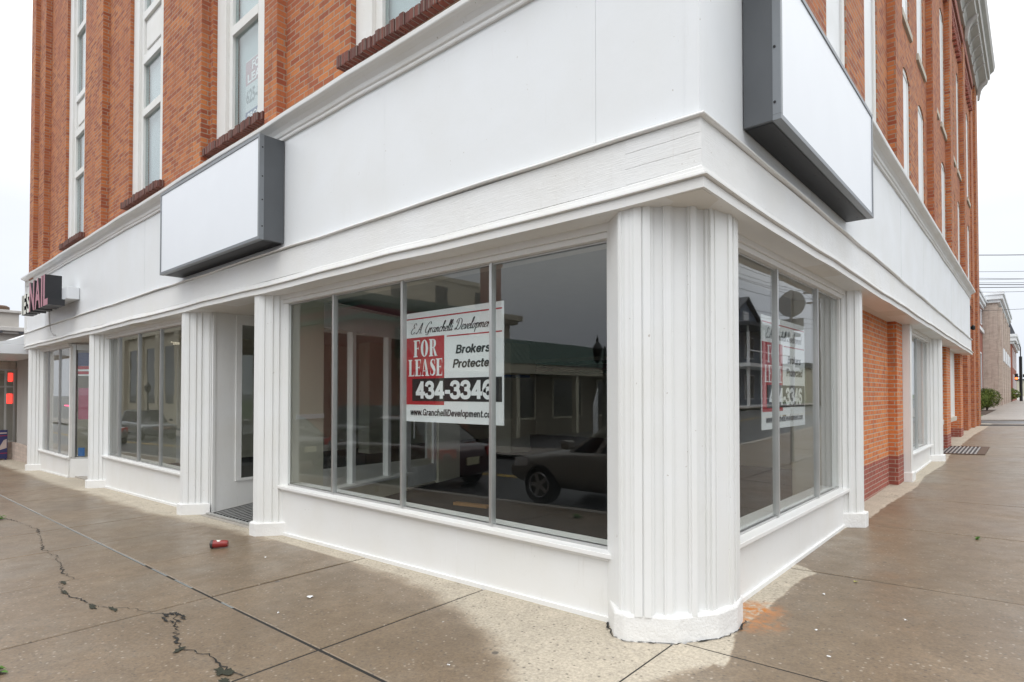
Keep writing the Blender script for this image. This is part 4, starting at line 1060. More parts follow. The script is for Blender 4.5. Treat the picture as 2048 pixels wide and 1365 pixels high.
# lease boards leaning inside the glass
SCRIPT = {
 'r': ([[(0, .28), (.08, .45), (.07, .2), (.06, 0)], [(.07, .22), (.16, .42), (.27, .42)]], .27),
 'a': ([[(.30, .40), (.18, .45), (.06, .30), (.05, .10), (.14, 0), (.26, .12), (.32, .42)], [(.32, .42), (.29, .1), (.34, 0), (.43, .08)]], .43),
 'n': ([[(0, .3), (.07, .43), (.07, .25), (.06, 0)], [(.07, .2), (.17, .42), (.26, .40), (.26, .15), (.30, 0), (.38, .08)]], .38),
 'm': ([[(0, .3), (.07, .43), (.07, .25), (.06, 0)], [(.07, .2), (.17, .42), (.25, .40), (.24, 0)], [(.25, .2), (.35, .42), (.44, .40), (.44, .15), (.48, 0), (.56, .08)]], .56),
 'c': ([[(.28, .36), (.2, .45), (.08, .36), (.04, .18), (.1, .02), (.2, 0), (.32, .1)]], .32),
 'h': ([[(.02, .3), (.18, .72), (.19, .97), (.11, .9), (.07, .5), (.05, 0)], [(.07, .2), (.17, .42), (.26, .4), (.26, .15), (.3, 0), (.38, .08)]], .38),
 'e': ([[(.05, .18), (.2, .24), (.26, .36), (.18, .45), (.07, .34), (.04, .15), (.12, 0), (.22, .02), (.32, .1)]], .32),
 'l': ([[(.02, .2), (.17, .7), (.18, .97), (.10, .92), (.06, .5), (.06, .1), (.12, 0), (.2, .08)]], .20),
 'i': ([[(.02, .3), (.08, .43), (.06, .1), (.11, 0), (.19, .08)], [(.10, .60), (.11, .66)]], .19),
 'v': ([[(0, .38), (.06, .44), (.09, .3), (.12, 0), (.22, .15), (.28, .42), (.34, .40)]], .34),
 'o': ([[(.2, .44), (.08, .36), (.04, .16), (.12, 0), (.24, .1), (.28, .32), (.2, .44), (.28, .37), (.36, .40)]], .36),
 'p': ([[(.02, .3), (.09, .46), (.07, .1), (.05, -.35)], [(.07, .2), (.18, .43), (.28, .36), (.28, .15), (.2, 0), (.1, .03)]], .34),
 't': ([[(.10, .78), (.08, .4), (.06, .1), (.12, 0), (.22, .08)], [(-.02, .46), (.2, .48)]], .24),
 'E': ([[(.52, .82), (.40, 1.0), (.24, .92), (.2, .72), (.34, .56), (.16, .5), (.04, .25), (.12, .03), (.3, 0), (.52, .2)]], .50),
 'A': ([[(-.02, .12), (.06, 0), (.22, .25), (.50, 1.0), (.50, .5), (.48, 0)], [(.2, .38), (.54, .40)]], .58),
 'G': ([[(.56, .78), (.5, 1.0), (.3, .95), (.1, .6), (.06, .25), (.2, 0), (.42, .12), (.52, .45)], [(.54, .48), (.48, 0), (.36, -.2), (.18, -.12)]], .62),
 'D': ([[(.26, .9), (.22, .4), (.1, .05), (.0, .08), (.1, .18), (.3, .02), (.5, .1), (.62, .45), (.55, .85), (.35, 1.0), (.08, .92), (.02, .7), (.14, .64)]], .70),
 '.': ([[(.05, .0), (.06, .07)]], .22), ' ': ([], .26)}
def _ell(cx, cy, rx, ry): return [(cx + rx * math.cos(k * math.pi / 10), cy + ry * math.sin(k * math.pi / 10)) for k in range(21)]
_arch = [(.1, .44), (.16, .58), (.28, .635), (.40, .58), (.44, .44), (.44, 0)]
SANS = {
 '4': ([[(.45, .93), (.09, .31)], [(.0, .29), (.66, .29)], [(.45, 0), (.45, 1)]], .68),
 '3': ([[(.07, .70), (.13, .85), (.28, .915), (.44, .87), (.50, .73), (.44, .58), (.24, .53)], [(.24, .535), (.46, .48), (.54, .30), (.47, .13), (.29, .08), (.12, .13), (.05, .30)]], .66),
 '6': ([[(.53, .74), (.46, .88), (.32, .915), (.17, .82), (.10, .55), (.12, .25), (.22, .11), (.33, .085), (.48, .16), (.54, .32), (.47, .48), (.33, .55), (.18, .47), (.12, .34)]], .67),
 '-': ([[(.02, .38), (.36, .38)]], .38),
 'B': ([[(.1, 0), (.1, 1)], [(.1, .91), (.34, .91), (.50, .84), (.51, .68), (.38, .56), (.12, .55)], [(.12, .535), (.40, .53), (.55, .42), (.56, .24), (.42, .10), (.1, .09)]], .70),
 'P': ([[(.1, 0), (.1, 1)], [(.1, .91), (.38, .91), (.54, .82), (.54, .58), (.38, .47), (.12, .46)]], .66),
 'r': ([[(.1, 0), (.1, .72)], [(.1, .40), (.18, .58), (.36, .63)]], .40),
 'o': ([_ell(.31, .36, .215, .285)], .62),
 'k': ([[(.1, 0), (.1, 1)], [(.12, .30), (.46, .71)], [(.22, .42), (.50, .0)]], .57),
 'e': ([[(.12, .36), (.56, .36)], [(.525, .36), (.48, .54), (.31, .64), (.15, .55), (.095, .36), (.15, .16), (.32, .08), (.52, .20)]], .62),
 's': ([[(.47, .52), (.38, .63), (.18, .63), (.11, .50), (.22, .41), (.40, .33), (.46, .20), (.36, .085), (.18, .085), (.05, .22)]], .56),
 't': ([[(.17, .92), (.17, .25), (.22, .10), (.36, .09)], [(.01, .64), (.36, .64)]], .38),
 'c': ([[(.52, .48), (.42, .61), (.28, .64), (.14, .54), (.095, .36), (.15, .17), (.29, .08), (.43, .12), (.53, .26)]], .58),
 'd': ([[(.52, 0), (.52, 1)], _ell(.30, .36, .205, .285)], .66),
 'w': ([[(.05, .72), (.21, .0)], [(.21, .0), (.39, .72)], [(.39, .72), (.57, .0)], [(.57, .0), (.73, .72)]], .79),
 '.': ([[(.12, 0), (.12, .2)]], .28),
 'G': ([[(.66, .68), (.54, .86), (.36, .92), (.18, .82), (.10, .5), (.18, .2), (.36, .08), (.56, .16), (.64, .34)], [(.64, 0), (.64, .46)], [(.40, .43), (.70, .43)]], .80),
 'a': ([[(.09, .50), (.16, .62), (.30, .64), (.42, .54), (.43, .35), (.44, 0)], [(.43, .40), (.22, .35), (.11, .22), (.18, .09), (.32, .11), (.43, .28)]], .60),
 'n': ([[(.1, 0), (.1, .72)], _arch], .61), 'h': ([[(.1, 0), (.1, 1)], _arch], .61), 'l': ([[(.1, 0), (.1, 1)]], .27), 'i': ([[(.1, 0), (.1, .72)], [(.1, .84), (.1, 1)]], .27),
 'D': ([[(.1, 0), (.1, 1)], [(.1, .91), (.32, .91), (.53, .78), (.59, .5), (.53, .22), (.32, .09), (.1, .09)]], .74),
 'v': ([[(.05, .72), (.26, .0)], [(.26, .0), (.47, .72)]], .54),
 'p': ([[(.1, -.26), (.1, .72)], _ell(.32, .36, .205, .285)], .66),
 'm': ([[(.1, 0), (.1, .72)], [(.1, .44), (.15, .58), (.25, .635), (.35, .58), (.38, .44), (.38, 0)], [(.38, .44), (.43, .58), (.53, .635), (.63, .58), (.66, .44), (.66, 0)]], .83)}
def sans_text(mb, txt, cap, width, o, U, Vv, at, shear=0.0, pen=.19):
    """heavy grotesque capitals and small letters drawn as broad strokes, each stroke a hair above the last"""
    o = Vector(o); nrm_ = Vector(U).cross(Vector(Vv)); tot = sum(SANS[c][1] for c in txt); kx = (width - shear * cap) / tot; x = 0; lay = 0
    for ch in txt:
        st, ad = SANS[ch]
        for p in st:
            q = [Vector(v) for v in p]
            if len(q) > 2:
                r_ = []
                for i in range(len(q) - 1):
                    a, b, c, d = q[max(i - 1, 0)], q[i], q[i + 1], q[min(i + 2, len(q) - 1)]
                    for k in range(5):
                        f = k / 5; r_.append(.5 * ((2 * b) + (c - a) * f + (2 * a - 5 * b + 4 * c - d) * f * f + (3 * b - a - 3 * c + d) * f ** 3))
                q = r_ + [q[-1]]
            prev = None; lay = (lay + 1) % 4
            for i, v in enumerate(q):
                d = (q[min(i + 1, len(q) - 1)] - q[max(i - 1, 0)]).normalized(); n_ = Vector((-d.y, d.x)) * pen / 2
                cur = [(at[0] + (x + e.x) * kx + shear * cap * e.y, at[1] + e.y * cap) for e in (v - n_, v + n_)]
                if prev: put_poly(mb, [prev[0], cur[0], cur[1], prev[1]], o + nrm_ * (.00025 * lay), U, Vv)
                prev = cur
        x += ad
def script_text(mb, txt, cap, width, o, U, Vv, at):
    """pen-written round hand: smoothed strokes, swelling on the downward parts"""
    def smooth(p):
        p = [Vector(q) for q in p]; q = []
        for i in range(len(p) - 1):
            a, b, c, d = p[max(i - 1, 0)], p[i], p[i + 1], p[min(i + 2, len(p) - 1)]
            for k in range(5):
                f = k / 5; q.append(.5 * ((2 * b) + (c - a) * f + (2 * a - 5 * b + 4 * c - d) * f * f + (3 * b - a - 3 * c + d) * f ** 3))
        return q + [p[-1]]
    tot = sum(SCRIPT[c][1] for c in txt); kx = (width - .3 * cap) / tot; x = 0
    for ch in txt:
        st, ad = SCRIPT[ch]
        for p in st:
            q = [Vector((at[0] + (x + v.x) * kx + v.y * cap * .42, at[1] + v.y * cap)) for v in smooth(p)]
            prev = None
            for i, v in enumerate(q):
                d = (q[min(i + 1, len(q) - 1)] - q[max(i - 1, 0)]); d = d.normalized() if d.length > 1e-9 else Vector((1, 0))
                wd = .0021 + .0034 * max(0, abs(d.y)) ** 2; nrm = Vector((-d.y, d.x)) * wd; cur = (v - nrm, v + nrm)
                if prev: put_poly(mb, [tuple(prev[0]), tuple(cur[0]), tuple(cur[1]), tuple(prev[1])], o, U, Vv)
                prev = cur
        x += ad
def lease_board(label, o, U, Nn, W_=1.40, H_=1.10):
    """o lower-left corner seen from the street, U along the board, Nn towards the street"""
    U = Vector(U); Nn = Vector(Nn); V_ = Vector((0, 0, 1)); o = Vector(o)
    t = thing('lease_sign', label, 'sign', tuple(o))
    Z = Vector((0, 0, 0))
    mb_ = MB(); c_ = [Z, U * W_, U * W_ + V_ * H_, V_ * H_]
    mb_.hexa([tuple(c_[0] - Nn * .005), tuple(c_[1] - Nn * .005), tuple(c_[1]), tuple(c_[0]), tuple(c_[3] - Nn * .005), tuple(c_[2] - Nn * .005), tuple(c_[2]), tuple(c_[3])])
    mb_.build('board', M['signwhite'], t)
    def rect(nm, m, u0, u1, v0, v1, d):
        b_ = MB(); put_poly(b_, [(u0, v0), (u1, v0), (u1, v1), (u0, v1)], Nn * d, U, V_); return b_
    red = rect('', None, .02, .625, .155 * H_, .770 * H_, .0012)
    for q in (((.02, .937 * H_), (W_ - .02, .949 * H_)), ((.66, .752 * H_), (W_ - .02, .763 * H_))):
        put_poly(red, [(q[0][0], q[0][1]), (q[1][0], q[0][1]), (q[1][0], q[1][1]), (q[0][0], q[1][1])], Nn * .0012, U, V_)
    red.build('red_print', M['red'], t, fix=False)
    bl = rect('', None, .145, W_ - .02, .188 * H_, .392 * H_, .0024)
    script_text(bl, 'E.A. Granchelli Development', .105, 1.185, Nn * .0024, U, V_, (.115, .805 * H_))
    sans_text(bl, 'Brokers', .082, .47, Nn * .0024, U, V_, (.785, .600 * H_), .22)
    sans_text(bl, 'Protected', .082, .57, Nn * .0024, U, V_, (.745, .478 * H_), .22)
    sans_text(bl, 'www.GranchelliDevelopment.com', .066, 1.20, Nn * .0024, U, V_, (.115, .058 * H_), .15, .17)
    bl.build('black_print', M['ink'], t, fix=False)
    wh = MB()
    serif_word(wh, 'FOR', .165, .525, .590 * H_, .745 * H_, Nn * .0024, U, V_)
    serif_word(wh, 'LEASE', .085, .60, .415 * H_, .568 * H_, Nn * .0024, U, V_)
    sans_text(wh, '434-3346', .172, 1.08, Nn * .0036, U, V_, (.205, .211 * H_), 0, .215)
    wh.build('white_print', M['signwhite'], t, fix=False)
    return t
lease_board('white and red lease board behind the large front window', (-3.43, .46, 1.325), (1, 0, 0), (0, -1, 0))
lease_board('white and red lease board behind the side street window', (-.47, 2.36, 1.26), (0, 1, 0), (1, 0, 0))
# older faded poster upstairs
t = thing('faded_lease_poster', 'faded pink and white lease poster in an upstairs window', 'poster', (-6.97, .405, 5.28))
def pp(m_, u0, u1, v0, v1, d): put_poly(m_, [(u0, v0), (u1, v0), (u1, v1), (u0, v1)], (0, -d, 0), (1, 0, 0), (0, 0, 1))
M['fpink'] = plain('faded_pink', (.62, .40, .44), .5, 0, .03); M['fblue'] = plain('faded_blue', (.20, .23, .36), .5, 0, .03); M['fgrey'] = plain('faded_grey', (.36, .38, .40), .5, 0, .03)
mb = MB(); mb.box(0, .74, 0, .004, 0, 1.08); mb.build('sheet', M['signwhite'], t)
mb = MB(); pp(mb, .0, .74, .72, 1.06, .0012); mb.build('pink_print', M['fpink'], t, fix=False)
mb = MB(); pp(mb, .0, .74, .06, .34, .0012); mb.build('blue_print', M['fblue'], t, fix=False)
mb = MB(); put_text(mb, text_mesh('625-8119', .19, .03, 0, .70), (0, -.0012, 0), (1, 0, 0), (0, 0, 1), (.02, .46)); mb.build('grey_print', M['fgrey'], t, fix=False)
mb = MB()
for s_, v, w_, x_ in (('FOR', .91, .34, .2), ('LEASE', .75, .62, .06), ('BROKERS', .22, .60, .07), ('PROTECTED', .09, .66, .04)): put_text(mb, text_mesh(s_, .12 if v > .5 else .09, .03, 0, w_), (0, -.0024, 0), (1, 0, 0), (0, 0, 1), (x_, v))
mb.build('white_print', M['signwhite'], t, fix=False)

# small things
def scrap(name, label, cat, x, y, s, m, zz=None, seed=0, group=None):
    r = random.Random(seed); mb_ = MB(); z = gz(x, y) if zz is None else zz; pts = []
    for k in range(7):
        a = 2 * math.pi * k / 7; q = r.uniform(.5, 1); pts.append((math.cos(a) * s * q, math.sin(a) * s * .6 * q, r.uniform(.004, .012)))
    top = [(a, b, c_ + .0015) for a, b, c_ in pts]
    b0 = len(mb_.v); mb_.v += pts + top; n_ = 7
    mb_.f += [tuple(reversed(range(n_))), tuple(n_ + i for i in range(n_))] + [(i, (i + 1) % n_, n_ + (i + 1) % n_, n_ + i) for i in range(n_)]
    o = mb_.build(name, m); o.location = (x, y, z); o.rotation_euler = (0, 0, r.uniform(0, 6)); return tag(o, label, cat, group)
t = thing('paper_cup', 'red takeaway cup with dark lid lying on the wet pavement', 'cup', (-5.47, -.53, gz(-5.47, -.53) + .047), R(68))
mb = MB(); mb.lathe([(.044, -.062), (.043, -.02), (.039, .06), (.034, .088), (.031, .09)], (0, 0, 0), 20, 'x'); mb.build('cup_body', M['cup_red'], t, smooth=False)
mb = MB(); mb.lathe([(.032, -.094), (.040, -.092), (.046, -.088), (.047, -.066), (.045, -.062)], (0, 0, 0), 20, 'x'); mb.lathe([(.020, -.100), (.026, -.094)], (0, 0, 0), 16, 'x'); mb.build('lid', M['cup_lid'], t)
mb = MB()
for k in range(5):
    a0, a1 = R(50 + k * 16), R(66 + k * 16); x0_ = -.035 + abs(k - 2) * .008; x1_ = .02 - abs(k - 2) * .006
    mb.poly([(x0_, math.cos(a0) * .0445, math.sin(a0) * .0445), (x1_, math.cos(a0) * .0425, math.sin(a0) * .0425), (x1_, math.cos(a1) * .0425, math.sin(a1) * .0425), (x0_, math.cos(a1) * .0445, math.sin(a1) * .0445)])
mb.build('cream_print', M['cream'], t, fix=False)
t.rotation_euler = (0, 0, R(52))
scrap('paper_scrap', 'crumpled white paper scrap on the wet front pavement', 'litter', -3.05, -.80, .045, M['signwhite'], seed=3)
for i, (x, y, s) in enumerate(((-4.6, -.42, .02), (-1.75, -.5, .012), (-1.2, -.95, .012), (.35, .95, .016), (.52, .55, .02), (.20, 1.75, .02), (-2.9, -1.15, .012), (.78, 1.5, .012))):
    scrap('pavement_chip', 'tiny pale chip of litter lying on the wet pavement', 'litter', x, y, s, M['signwhite'], seed=20 + i, group='pale chips littering the pavement')
scrap('dead_leaf', 'yellowish dead leaf on the wet side pavement', 'leaf', .32, 2.25, .03, plain('leaf_yellow', (.35, .33, .10), .6), seed=50)
for i, (x, y, s) in enumerate(((-3.5, 1.5, .035), (-2.95, 1.75, .05), (-2.7, 2.1, .03), (-1.6, 1.4, .03))):
    scrap('floor_scrap', 'pale paper scrap on the dark shop carpet', 'litter', x, y, s, M['curtain'], zz=.013, seed=70 + i, group='paper scraps on the shop floor')
mb = MB(); mb.box(-.28, .28, -.045, .045, 0, .04); o = mb.build('wood_offcut', M['wood'], bevel=.004); o.location = (-4.55, 2.55, .013); o.rotation_euler = (0, 0, R(12)); tag(o, 'raw timber offcut lying on the dark shop carpet', 'wood')
def weed(x, y, r_, n, seed, label):
    r = random.Random(seed); mb_ = MB()
    for k in range(n):
        a = r.uniform(0, 6.28); l = r.uniform(.3, 1) * r_; w_ = l * .22; h = r.uniform(.2, .9) * r_ * .7
        d = Vector((math.cos(a), math.sin(a), 0)); p = Vector((-d.y, d.x, 0)) * w_; b = Vector((r.uniform(-.3, .3) * r_, r.uniform(-.3, .3) * r_, 0)); tp = b + d * l + Vector((0, 0, h * .6)); md = b + d * l * .5 + Vector((0, 0, h))
        mb_.poly([tuple(b), tuple(md - p), tuple(tp), tuple(md + p)])
    o_ = mb_.build('weed', M['weed'], fix=False); o_.location = (x, y, gz(x, y)); return tag(o_, label, 'weed')
weed(-3.30, -2.76, .075, 55, 1, 'bright green weed tuft nearest the bottom left corner')
weed(-10.1, -1.84, .12, 40, 2, 'small green weed in the long crack near the left edge')
weed(.98, 4.6, .05, 14, 3, 'tiny green weed in a side pavement joint')
# pavement vent grate
t = thing('pavement_grate', 'rusty iron vent grate set in the side pavement', 'grate', (.08, 15.3, gz(.08, 15.3)))
mb = MB(); a, b, c_, d = -.42, .48, -.95, .95
zf = lambda x, y: gz(.08 + x, 15.3 + y) - gz(.08, 15.3)
for q in ([(a, c_), (b, c_), (b, c_ + .06), (a, c_ + .06)], [(a, d - .06), (b, d - .06), (b, d), (a, d)], [(a, c_ + .06), (a + .05, c_ + .06), (a + .05, d - .06), (a, d - .06)], [(b - .16, c_ + .06), (b, c_ + .06), (b, d - .06), (b - .16, d - .06)]):
    mb.hexa([(x, y, zf(x, y) + .001) for x, y in q] + [(x, y, zf(x, y) + .018) for x, y in q])
mb.build('frame', M['rustiron'], t)
mb = MB(); x = a + .055
while x < b - .17:
    q = [(x, c_ + .061), (x + .030, c_ + .061), (x + .030, d - .061), (x, d - .061)]; mb.hexa([(x_, y_, zf(x_, y_) + .002) for x_, y_ in q] + [(x_, y_, zf(x_, y_) + .016) for x_, y_ in q]); x += .080
mb.build('bar', M['steel'], t)
mb = MB(); mb.poly([(x, y, zf(x, y) + .0045) for x, y in ((a + .05, c_ + .06), (b - .16, c_ + .06), (b - .16, d - .06), (a + .05, d - .06))]); mb.build('pit', M['black'], t, fix=False)
# wall lamp on the far brick pilaster
mb = MB(); mb.lathe([(.03, 0), (.055, .02), (.055, .12), (.03, .16)], (-.06, 21.35, 3.72), 12); mb.box(-.235, -.08, 21.32, 21.38, 3.76, 3.84); tag(mb.build('wall_lamp', M['iron'], at=(-.1, 21.35, 3.7)), 'small black wall lamp on the last brick pilaster', 'lamp')


# ================================================================== NEIGHBOUR ON THE LEFT
nb = thing('neighbour_shop', 'low grey shop with white canopy left of the brick building', 'building', (-24, .6, -.6))
def rel(mb_, at): mb_.v = [(a - at[0], b - at[1], c_ - at[2]) for a, b, c_ in mb_.v]; return mb_
NA = (-24, .6, -.6)
mb = MB(); mb.box(-24.3, -19.75, .6, .8, -.6, 3.3); mb.box(-34, -24.3, .62, .8, 2.45, 3.3); mb.box(-34, -33.6, .62, 12, -.8, 3.3); mb.box(-33.59, -19.75, 11.8, 12, -.8, 3.3); rel(mb, NA).build('wall', M['greystone'], nb)
mb = MB(); mb.box(-34, -19.74, .52, .598, -.9, -.02); rel(mb, NA).build('brick_base', M['tan'], nb)
mb = MB(); mb.box(-34, -19.72, -.75, .59, 2.72, 2.98); rel(mb, NA).build('canopy', M['awning'], nb, bevel=.01)
mb = MB(); mb.hexa([(-34, -.72, 2.985), (-19.73, -.72, 2.985), (-19.73, .75, 2.985), (-34, .75, 2.985), (-34, -.2, 3.12), (-19.73, -.2, 3.12), (-19.73, .75, 3.62), (-34, .75, 3.62)]); rel(mb, NA).build('canopy_roof', M['awning'], nb)
mb = MB()
for x in (-24.64, -26.0, -27.4, -28.8, -30.2): mb.box(x - .03, x + .03, -.12, -.06, -.02, 2.45)
for y in (.34, .575): mb.box(-24.66, -24.60, y - .025, y + .025, -.02, 2.45)
for z in (-.02, 1.83, 2.40): mb.box(-34, -24.671, -.115, -.065, z, z + .05); mb.box(-24.655, -24.605, -.059, .315, z, z + .05); mb.box(-24.655, -24.605, .366, .549, z, z + .05)
fr = rel(mb, NA).build('shop_window', M['alum'], nb)
for x0, x1 in ((-25.97, -24.68), (-27.37, -26.03), (-28.77, -27.43)):
    mb = MB(); mb.box(x0, x1, -.094, -.086, .03, 2.40); rel(mb, NA).build('pane', M['glass'], fr)
mb = MB(); mb.box(-24.634, -24.626, -.055, .545, .03, 2.40); rel(mb, NA).build('pane', M['glass'], fr)
mb = MB(); mb.box(-34, -24.58, -.14, .515, -.9, -.021); mb.box(-34, -24.6, -.14, .6, 2.451, 2.715); rel(mb, NA).build('stall_riser', M['tan'], nb)
mb = MB(); mb.box(-33.5, -19.9, 6, 6.1, -.6, 3.2); mb.box(-33.5, -19.9, .9, 6, -.62, -.58); mb.box(-33.5, -19.9, .9, 6, 3.2, 3.28); rel(mb, NA).build('interior_wall', M['beige'], nb)
for y0, y1, z, h, lb in ((.42, .545, 2.03, .30, 'upper'), (.385, .545, 1.28, .34, 'lower')):
    mb = MB(); mb.box(-24.80, -24.76, y0, y1, z, z + h); o = mb.build('neon_sign', M['neonred'], at=(-24.78, .5, z), bevel=.015); tag(o, lb + ' red glowing sign in the grey neighbour shop window', 'neon sign')
t = thing('poster_stand', 'navy poster stand with red stripes at the left frame edge', 'poster', (-24.42, .10, gz(-24.42, .1)))
mb = MB(); mb.box(-.012, .012, -.32, .28, .05, 1.0); mb.box(-.3, .01, -.30, -.26, 0, .05); mb.box(-.1, .01, .22, .26, 0, .05); mb.build('board', M['navy'], t)
mb = MB(); mb.box(.0125, .015, -.32, .28, .80, .82); mb.box(.0125, .015, -.32, .28, .22, .24); mb.build('red_stripe', M['red'], t)
mb = MB(); mb.box(.0125, .015, .08, .26, .88, .92); put_poly(mb, [(.02, .32), (.26, .40), (.26, .70), (.18, .66)], (.0145, 0, 0), (0, 1, 0), (0, 0, 1)); mb.build('picture', M['skin'], t)
bk = thing('stone_building', 'weathered grey stone building with dark cornice behind the neighbour shop', 'building', (-60, 4, -.8))
NA = (-60, 4, -.8)
mb = MB(); mb.box(-76, -56, .5, 5.8, -1, 6.1); mb.box(-75.8, -56.2, .7, 5.6, 6.6, 7.7); rel(mb, NA).build('wall', M['greystone'], bk)
mb = MB(); mb.box(-76.3, -55.6, .2, 6.2, 6.1, 6.28); mb.box(-76.5, -55.4, .0, 6.4, 6.281, 6.6); mb.box(-76, -56, .5, 5.8, 7.701, 7.9); rel(mb, NA).build('cornice', M['cornice'], bk, bevel=.03)
mb = MB()
for k in range(5): mb.box(-55.6, -55.42, .7 + k * 1.2, .95 + k * 1.2, 6.12, 6.28)
rel(mb, NA).build('dentil', M['slate'], bk)
mb = MB(); mb.lathe([(.5, 7.9), (.6, 8.0), (.6, 8.2), (.45, 8.3)], (-57.2, 4.6, 0), 12); rel(mb, NA).build('roof_vent', M['rustiron'], bk)

# ================================================================== SIDE STREET, BEYOND THE ALLEY
def framed(mb_f, mb_g, x, y0, y1, z0, z1, o=.05, fw_=.12):
    mb_f.box(x - .05, x + o, y0 - fw_, y0, z0 - fw_, z1 + fw_); mb_f.box(x - .05, x + o, y1, y1 + fw_, z0 - fw_, z1 + fw_); mb_f.box(x - .05, x + o, y0, y1, z0 - fw_, z0); mb_f.box(x - .05, x + o, y0, y1, z1, z1 + fw_)
    mb_g.box(x - .04, x + .01, y0, y1, z0, z1)
def far_building(name, label, x0, x1, y0, y1, h, m, cm, wins, base=.4, par=.9, over=.35):
    at = ((x0 + x1) / 2, (y0 + y1) / 2, base); t = thing(name, label, 'building', at)
    mb_ = MB(); mb_.box(x0, x1, y0, y1, base - .6, h - par * .98); rel(mb_, at).build('wall', m, t)
    mb_ = MB(); mb_.box(x0 - over * .3, x1 + over * .4, y0 - over * .4, y1 + over * .3, h - par * .979, h - par * .7); mb_.box(x0 - .1, x1 + over * .8, y0 - over * .8, y1 + .1, h - par * .699, h - par * .3); mb_.box(x0 - .1, x1 + over, y0 - over, y1 + .1, h - par * .299, h)
    rel(mb_, at).build('cornice', cm, t, bevel=.02)
    for (a, b, e, f) in wins:
        fm, gm = MB(), MB(); framed(fm, gm, x1, a, b, e, f); w_ = rel(fm, at).build('window', M['awning'], t); rel(gm, at).build('pane', M['darkglass'], w_)
    return t, at
t, at = far_building('red_brick_building', 'red brick building with white cornice just beyond the alley', -16, -2.2, 37, 66.8, 10.3, M['redfar'], M['awning'],
    [(40 + i * 3.0, 41.3 + i * 3.0, 8.0, 9.1) for i in range(9)] + [(40 + i * 4.5, 42 + i * 4.5, 1.8, 5.2) for i in range(6)])
mb = MB(); mb.box(-2.25, -2.06, 37, 66.8, 7.2, 7.5); rel(mb, at).build('band_course', M['awning'], t)
t, at = far_building('tan_brick_building', 'tan brick building with heavy white cornice behind the round shrubs', -18, -1.1, 67, 91, 11.0, M['tan'], M['awning'],
    [(69 + i * 5.4, 71.2 + i * 5.4, 6.2, 9.2) for i in range(4)] + [(69 + i * 5.4, 71.2 + i * 5.4, .9, 4.4) for i in range(4)], par=1.0, over=.5)
mb = MB()
for i in range(5): mb.box(-1.09, -.80, 67.2 + i * 5.4, 68.4 + i * 5.4, .2, 9.6)
rel(mb, at).build('pier', M['tan'], t)
mb = MB()
for i in range(4): mb.box(-1.09, -.75, 68.6 + i * 5.4, 71.6 + i * 5.4, 4.7, 5.9)
rel(mb, at).build('stone_panel', M['awning'], t)
t, at = far_building('dark_brick_building', 'dark red brick building with steep slate roof far down the street', -16, -.9, 100, 124, 9.6, M['redfar'], M['awning'],
    [(103 + i * 5, 104.4 + i * 5, 1.8, 4.2) for i in range(4)] + [(103 + i * 5, 104.4 + i * 5, 5.4, 7.8) for i in range(4)], par=1.3, over=.6)
mb = MB(); mb.extr([(-.5, 100, 9.61), (-15.5, 100, 9.61), (-14.5, 100, 12.9), (-1.6, 100, 12.9)], None, (0, 9, 0)); rel(mb, at).build('roof', M['slate'], t)

def bush(name, label, cat, x, y, r_, h, seed, n=900, leaf=.07, group=None, col=((.04, .07, .014), (.15, .18, .04))):
    """clipped shrub: twiggy stem and many small leaves spread through a lumpy volume"""
    rd = random.Random(seed); z0 = gz(x, y) if y > 0 else -.2
    t_ = thing(name, label, cat, (x, y, z0), 0, group)
    lm = bpy.data.materials.get('shrub_leaf')
    if not lm:
        lm, tt, bb = mat('shrub_leaf'); oi = nd(tt, 'ShaderNodeNewGeometry'); f_ = oi.outputs['Random Per Island']
        tt.links.new(mixc(tt, f_, col[0], col[1]), bb.inputs['Base Color']); bb.inputs['Roughness'].default_value = .9; bb.inputs['Specular IOR Level'].default_value = .2
    lumps = [(rd.uniform(-1, 1), rd.uniform(-1, 1), rd.uniform(-1, 1)) for _ in range(5)]
    m_ = MB()
    for k in range(n):
        u = rd.uniform(-1, 1); a = rd.uniform(0, 6.283); q = math.sqrt(1 - u * u); d = Vector((q * math.cos(a), q * math.sin(a), u))
        k_ = .86 + .07 * sum(math.sin(3.1 * (d.x * l[0] + d.y * l[1] + d.z * l[2]) + 2 * l[0]) for l in lumps)
        rr = (rd.random() ** .18) * k_ * rd.uniform(.93, 1.05)
        p = Vector((d.x * r_ * rr, d.y * r_ * rr, h * .53 + d.z * h * .5 * rr))
        if p.z < .03: p.z = rd.uniform(.03, .12)
        nn = (d + Vector((rd.uniform(-.7, .7), rd.uniform(-.7, .7), rd.uniform(-.3, .9)))).normalized(); u_ = nn.orthogonal().normalized(); v_ = nn.cross(u_)
        an = rd.uniform(0, 6.28); e1 = (u_ * math.cos(an) + v_ * math.sin(an)) * leaf * rd.uniform(.6, 1.2); e2 = (v_ * math.cos(an) - u_ * math.sin(an)) * leaf * .4
        m_.poly([tuple(p - e1), tuple(p + e2), tuple(p + e1), tuple(p - e2)])
    m_.build('foliage', lm, t_, fix=False)
    m_ = MB()
    for k in range(5): m_.tube([(0, 0, -.1), (rd.uniform(-.3, .3) * r_, rd.uniform(-.3, .3) * r_, h * .35), (rd.uniform(-.6, .6) * r_, rd.uniform(-.6, .6) * r_, h * .75)], [.03, .022, .01], 5)
    m_.build('stem', M['pole'], t_)
    return t_
bush('shrub', 'large rounded clipped shrub in front of the tan brick building', 'shrub', -1.0, 46.8, .80, 1.65, 1, 2600, .07, 'clipped shrubs along the side street')
bush('shrub', 'smaller round shrub nearest the alley, in front of the large one', 'shrub', -1.15, 40.2, .62, 1.35, 2, 2000, .06, 'clipped shrubs along the side street')
